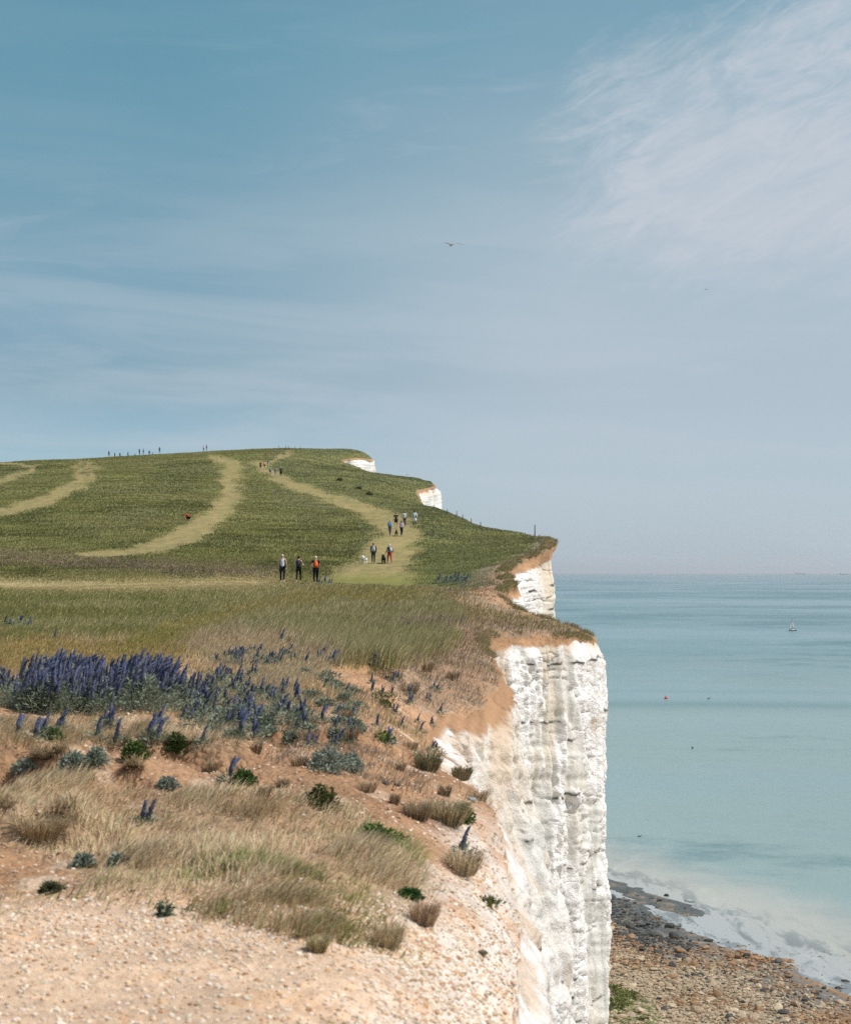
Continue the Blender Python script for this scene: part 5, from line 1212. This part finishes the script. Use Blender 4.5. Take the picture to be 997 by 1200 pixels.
for k_, (x, y) in enumerate([(310,935),(430,930),(462,945),(350,900),(250,905),(330,925),(468,905),(480,880),(410,870),(300,885),(520,935),(560,940),(405,845),(500,790),(530,800),(480,815),(360,870),(230,935)]):
    tuft(x, y, random.uniform(16, 32), random.uniform(8, 14), [.42, .32, .21], 'small brown tuft dotted on the bare soil between the flowers and the cliff', 'small brown tufts on the bare soil', n=160)
for x, y, ww in [(420,576,9),(432,583,10),(398,566,8)]:
    bush(x, y, ww*.7, 3, [.13, .15, .08], 'dark low shrub on the grassy slope below the farthest chalk face', 'shrub', 'shrub', 160, .35, .2, 'dark shrubs below the farthest chalk face')
for x, y, h_ in [(722,1196,26),(736,1185,18),(716,1178,20)]:
    Yb = 50*F/(y-CY); Xb = (x-CX)/F*Yb
    v, q, c = leaf_cloud(400, 1.6, 1.0, .35, .16, [.16, .19, .06], .3); o = mesh_np('shrub', v, q, mat=M_LEAF, col=c); o.location = (Xb, Yb, float(beach_z(Xb, Yb))); tag(o, 'yellow-green shrub on the rubble at the very foot of the cliff', 'shrub', 'shrubs at the cliff foot')
for x, y in in_region(34, lambda x, y: 1 if x > 300 or y > 835 else .4, 250, 420, 795, 872):
    bush(x, y, random.uniform(16, 34), random.uniform(8, 14), [.25, .285, .21], 'low grey-green cushion among the sparse flowers in the middle of the bank', 'cushion plant', 'cushion_plant', 420, .045, .014, 'low grey-green cushions in the middle of the bank')
# single stones
def stone(px, py, wpx, c, label):
    loc = place(px, py, 6.3, 60); co_, fc = SHAPES[random.randrange(6)]
    o = mesh_np('stone', co_, tris=fc, col=np.repeat(np.array([c]), len(co_), 0), mat=M_ROCK, smooth=True); s_ = wpx*loc.y/F; o.scale = (s_,)*3; o.location = loc+Vector((0, 0, s_*.15)); o.rotation_euler = (.2, .1, random.random()*6); tag(o, label, 'stone')
stone(565, 1122, 14, [.30, .25, .18], 'grey-brown round stone lodged in the chalky slope near the bottom')
stone(553, 942, 13, [.55, .56, .55], 'pale grey stone on the orange soil lip')
stone(452, 922, 12, [.16, .13, .11], 'dark stone on bare soil below the grey cushions')
stone(466, 924, 9, [.18, .14, .11], 'smaller dark stone right of the other dark stone')
# posts near the edge
M_POST = simple('weathered_post', (.10, .09, .08), .8, .3, 5)
def post(px, py, hpx, label, group=None, Y=None, wid=.05):
    loc = place(px, py, 60, 600) if Y is None else Vector(((px-CX)/F*Y, Y, float(ground_z(np.array([px]), np.array([Y]))[0])))
    h = hpx*loc.y/F; bm = bmesh.new(); bmesh.ops.create_cone(bm, cap_ends=True, segments=8, radius1=wid, radius2=wid*.85, depth=h+.2); bmesh.ops.translate(bm, verts=bm.verts, vec=(0, 0, h/2-.1))
    bmesh.ops.create_cone(bm, cap_ends=True, segments=8, radius1=wid*.85, radius2=wid*.1, depth=wid, matrix=Matrix.Translation((0, 0, h+wid/2)))
    o = bm_obj('fence_post', bm, M_POST, loc=loc); tag(o, label, 'post', group); return o
post(626.5, 629, 13, 'tall thin post alone on the skyline near the tip of the chalk headland', Y=207, wid=.06)
for x, Yp in [(542,248),(552,238),(535,256),(524,262),(508,272),(563,233)]:
    post(x, 0, 6.5, 'short post in the line along the brow of the cliff beyond the walkers', 'short posts along the cliff brow', Y=Yp, wid=.06)
for x in (327, 335, 338, 346, 352):
    post(x, 0, 5.0, 'tiny post on the summit skyline above the far walkers', 'tiny posts on the summit skyline', Y=525, wid=.07)
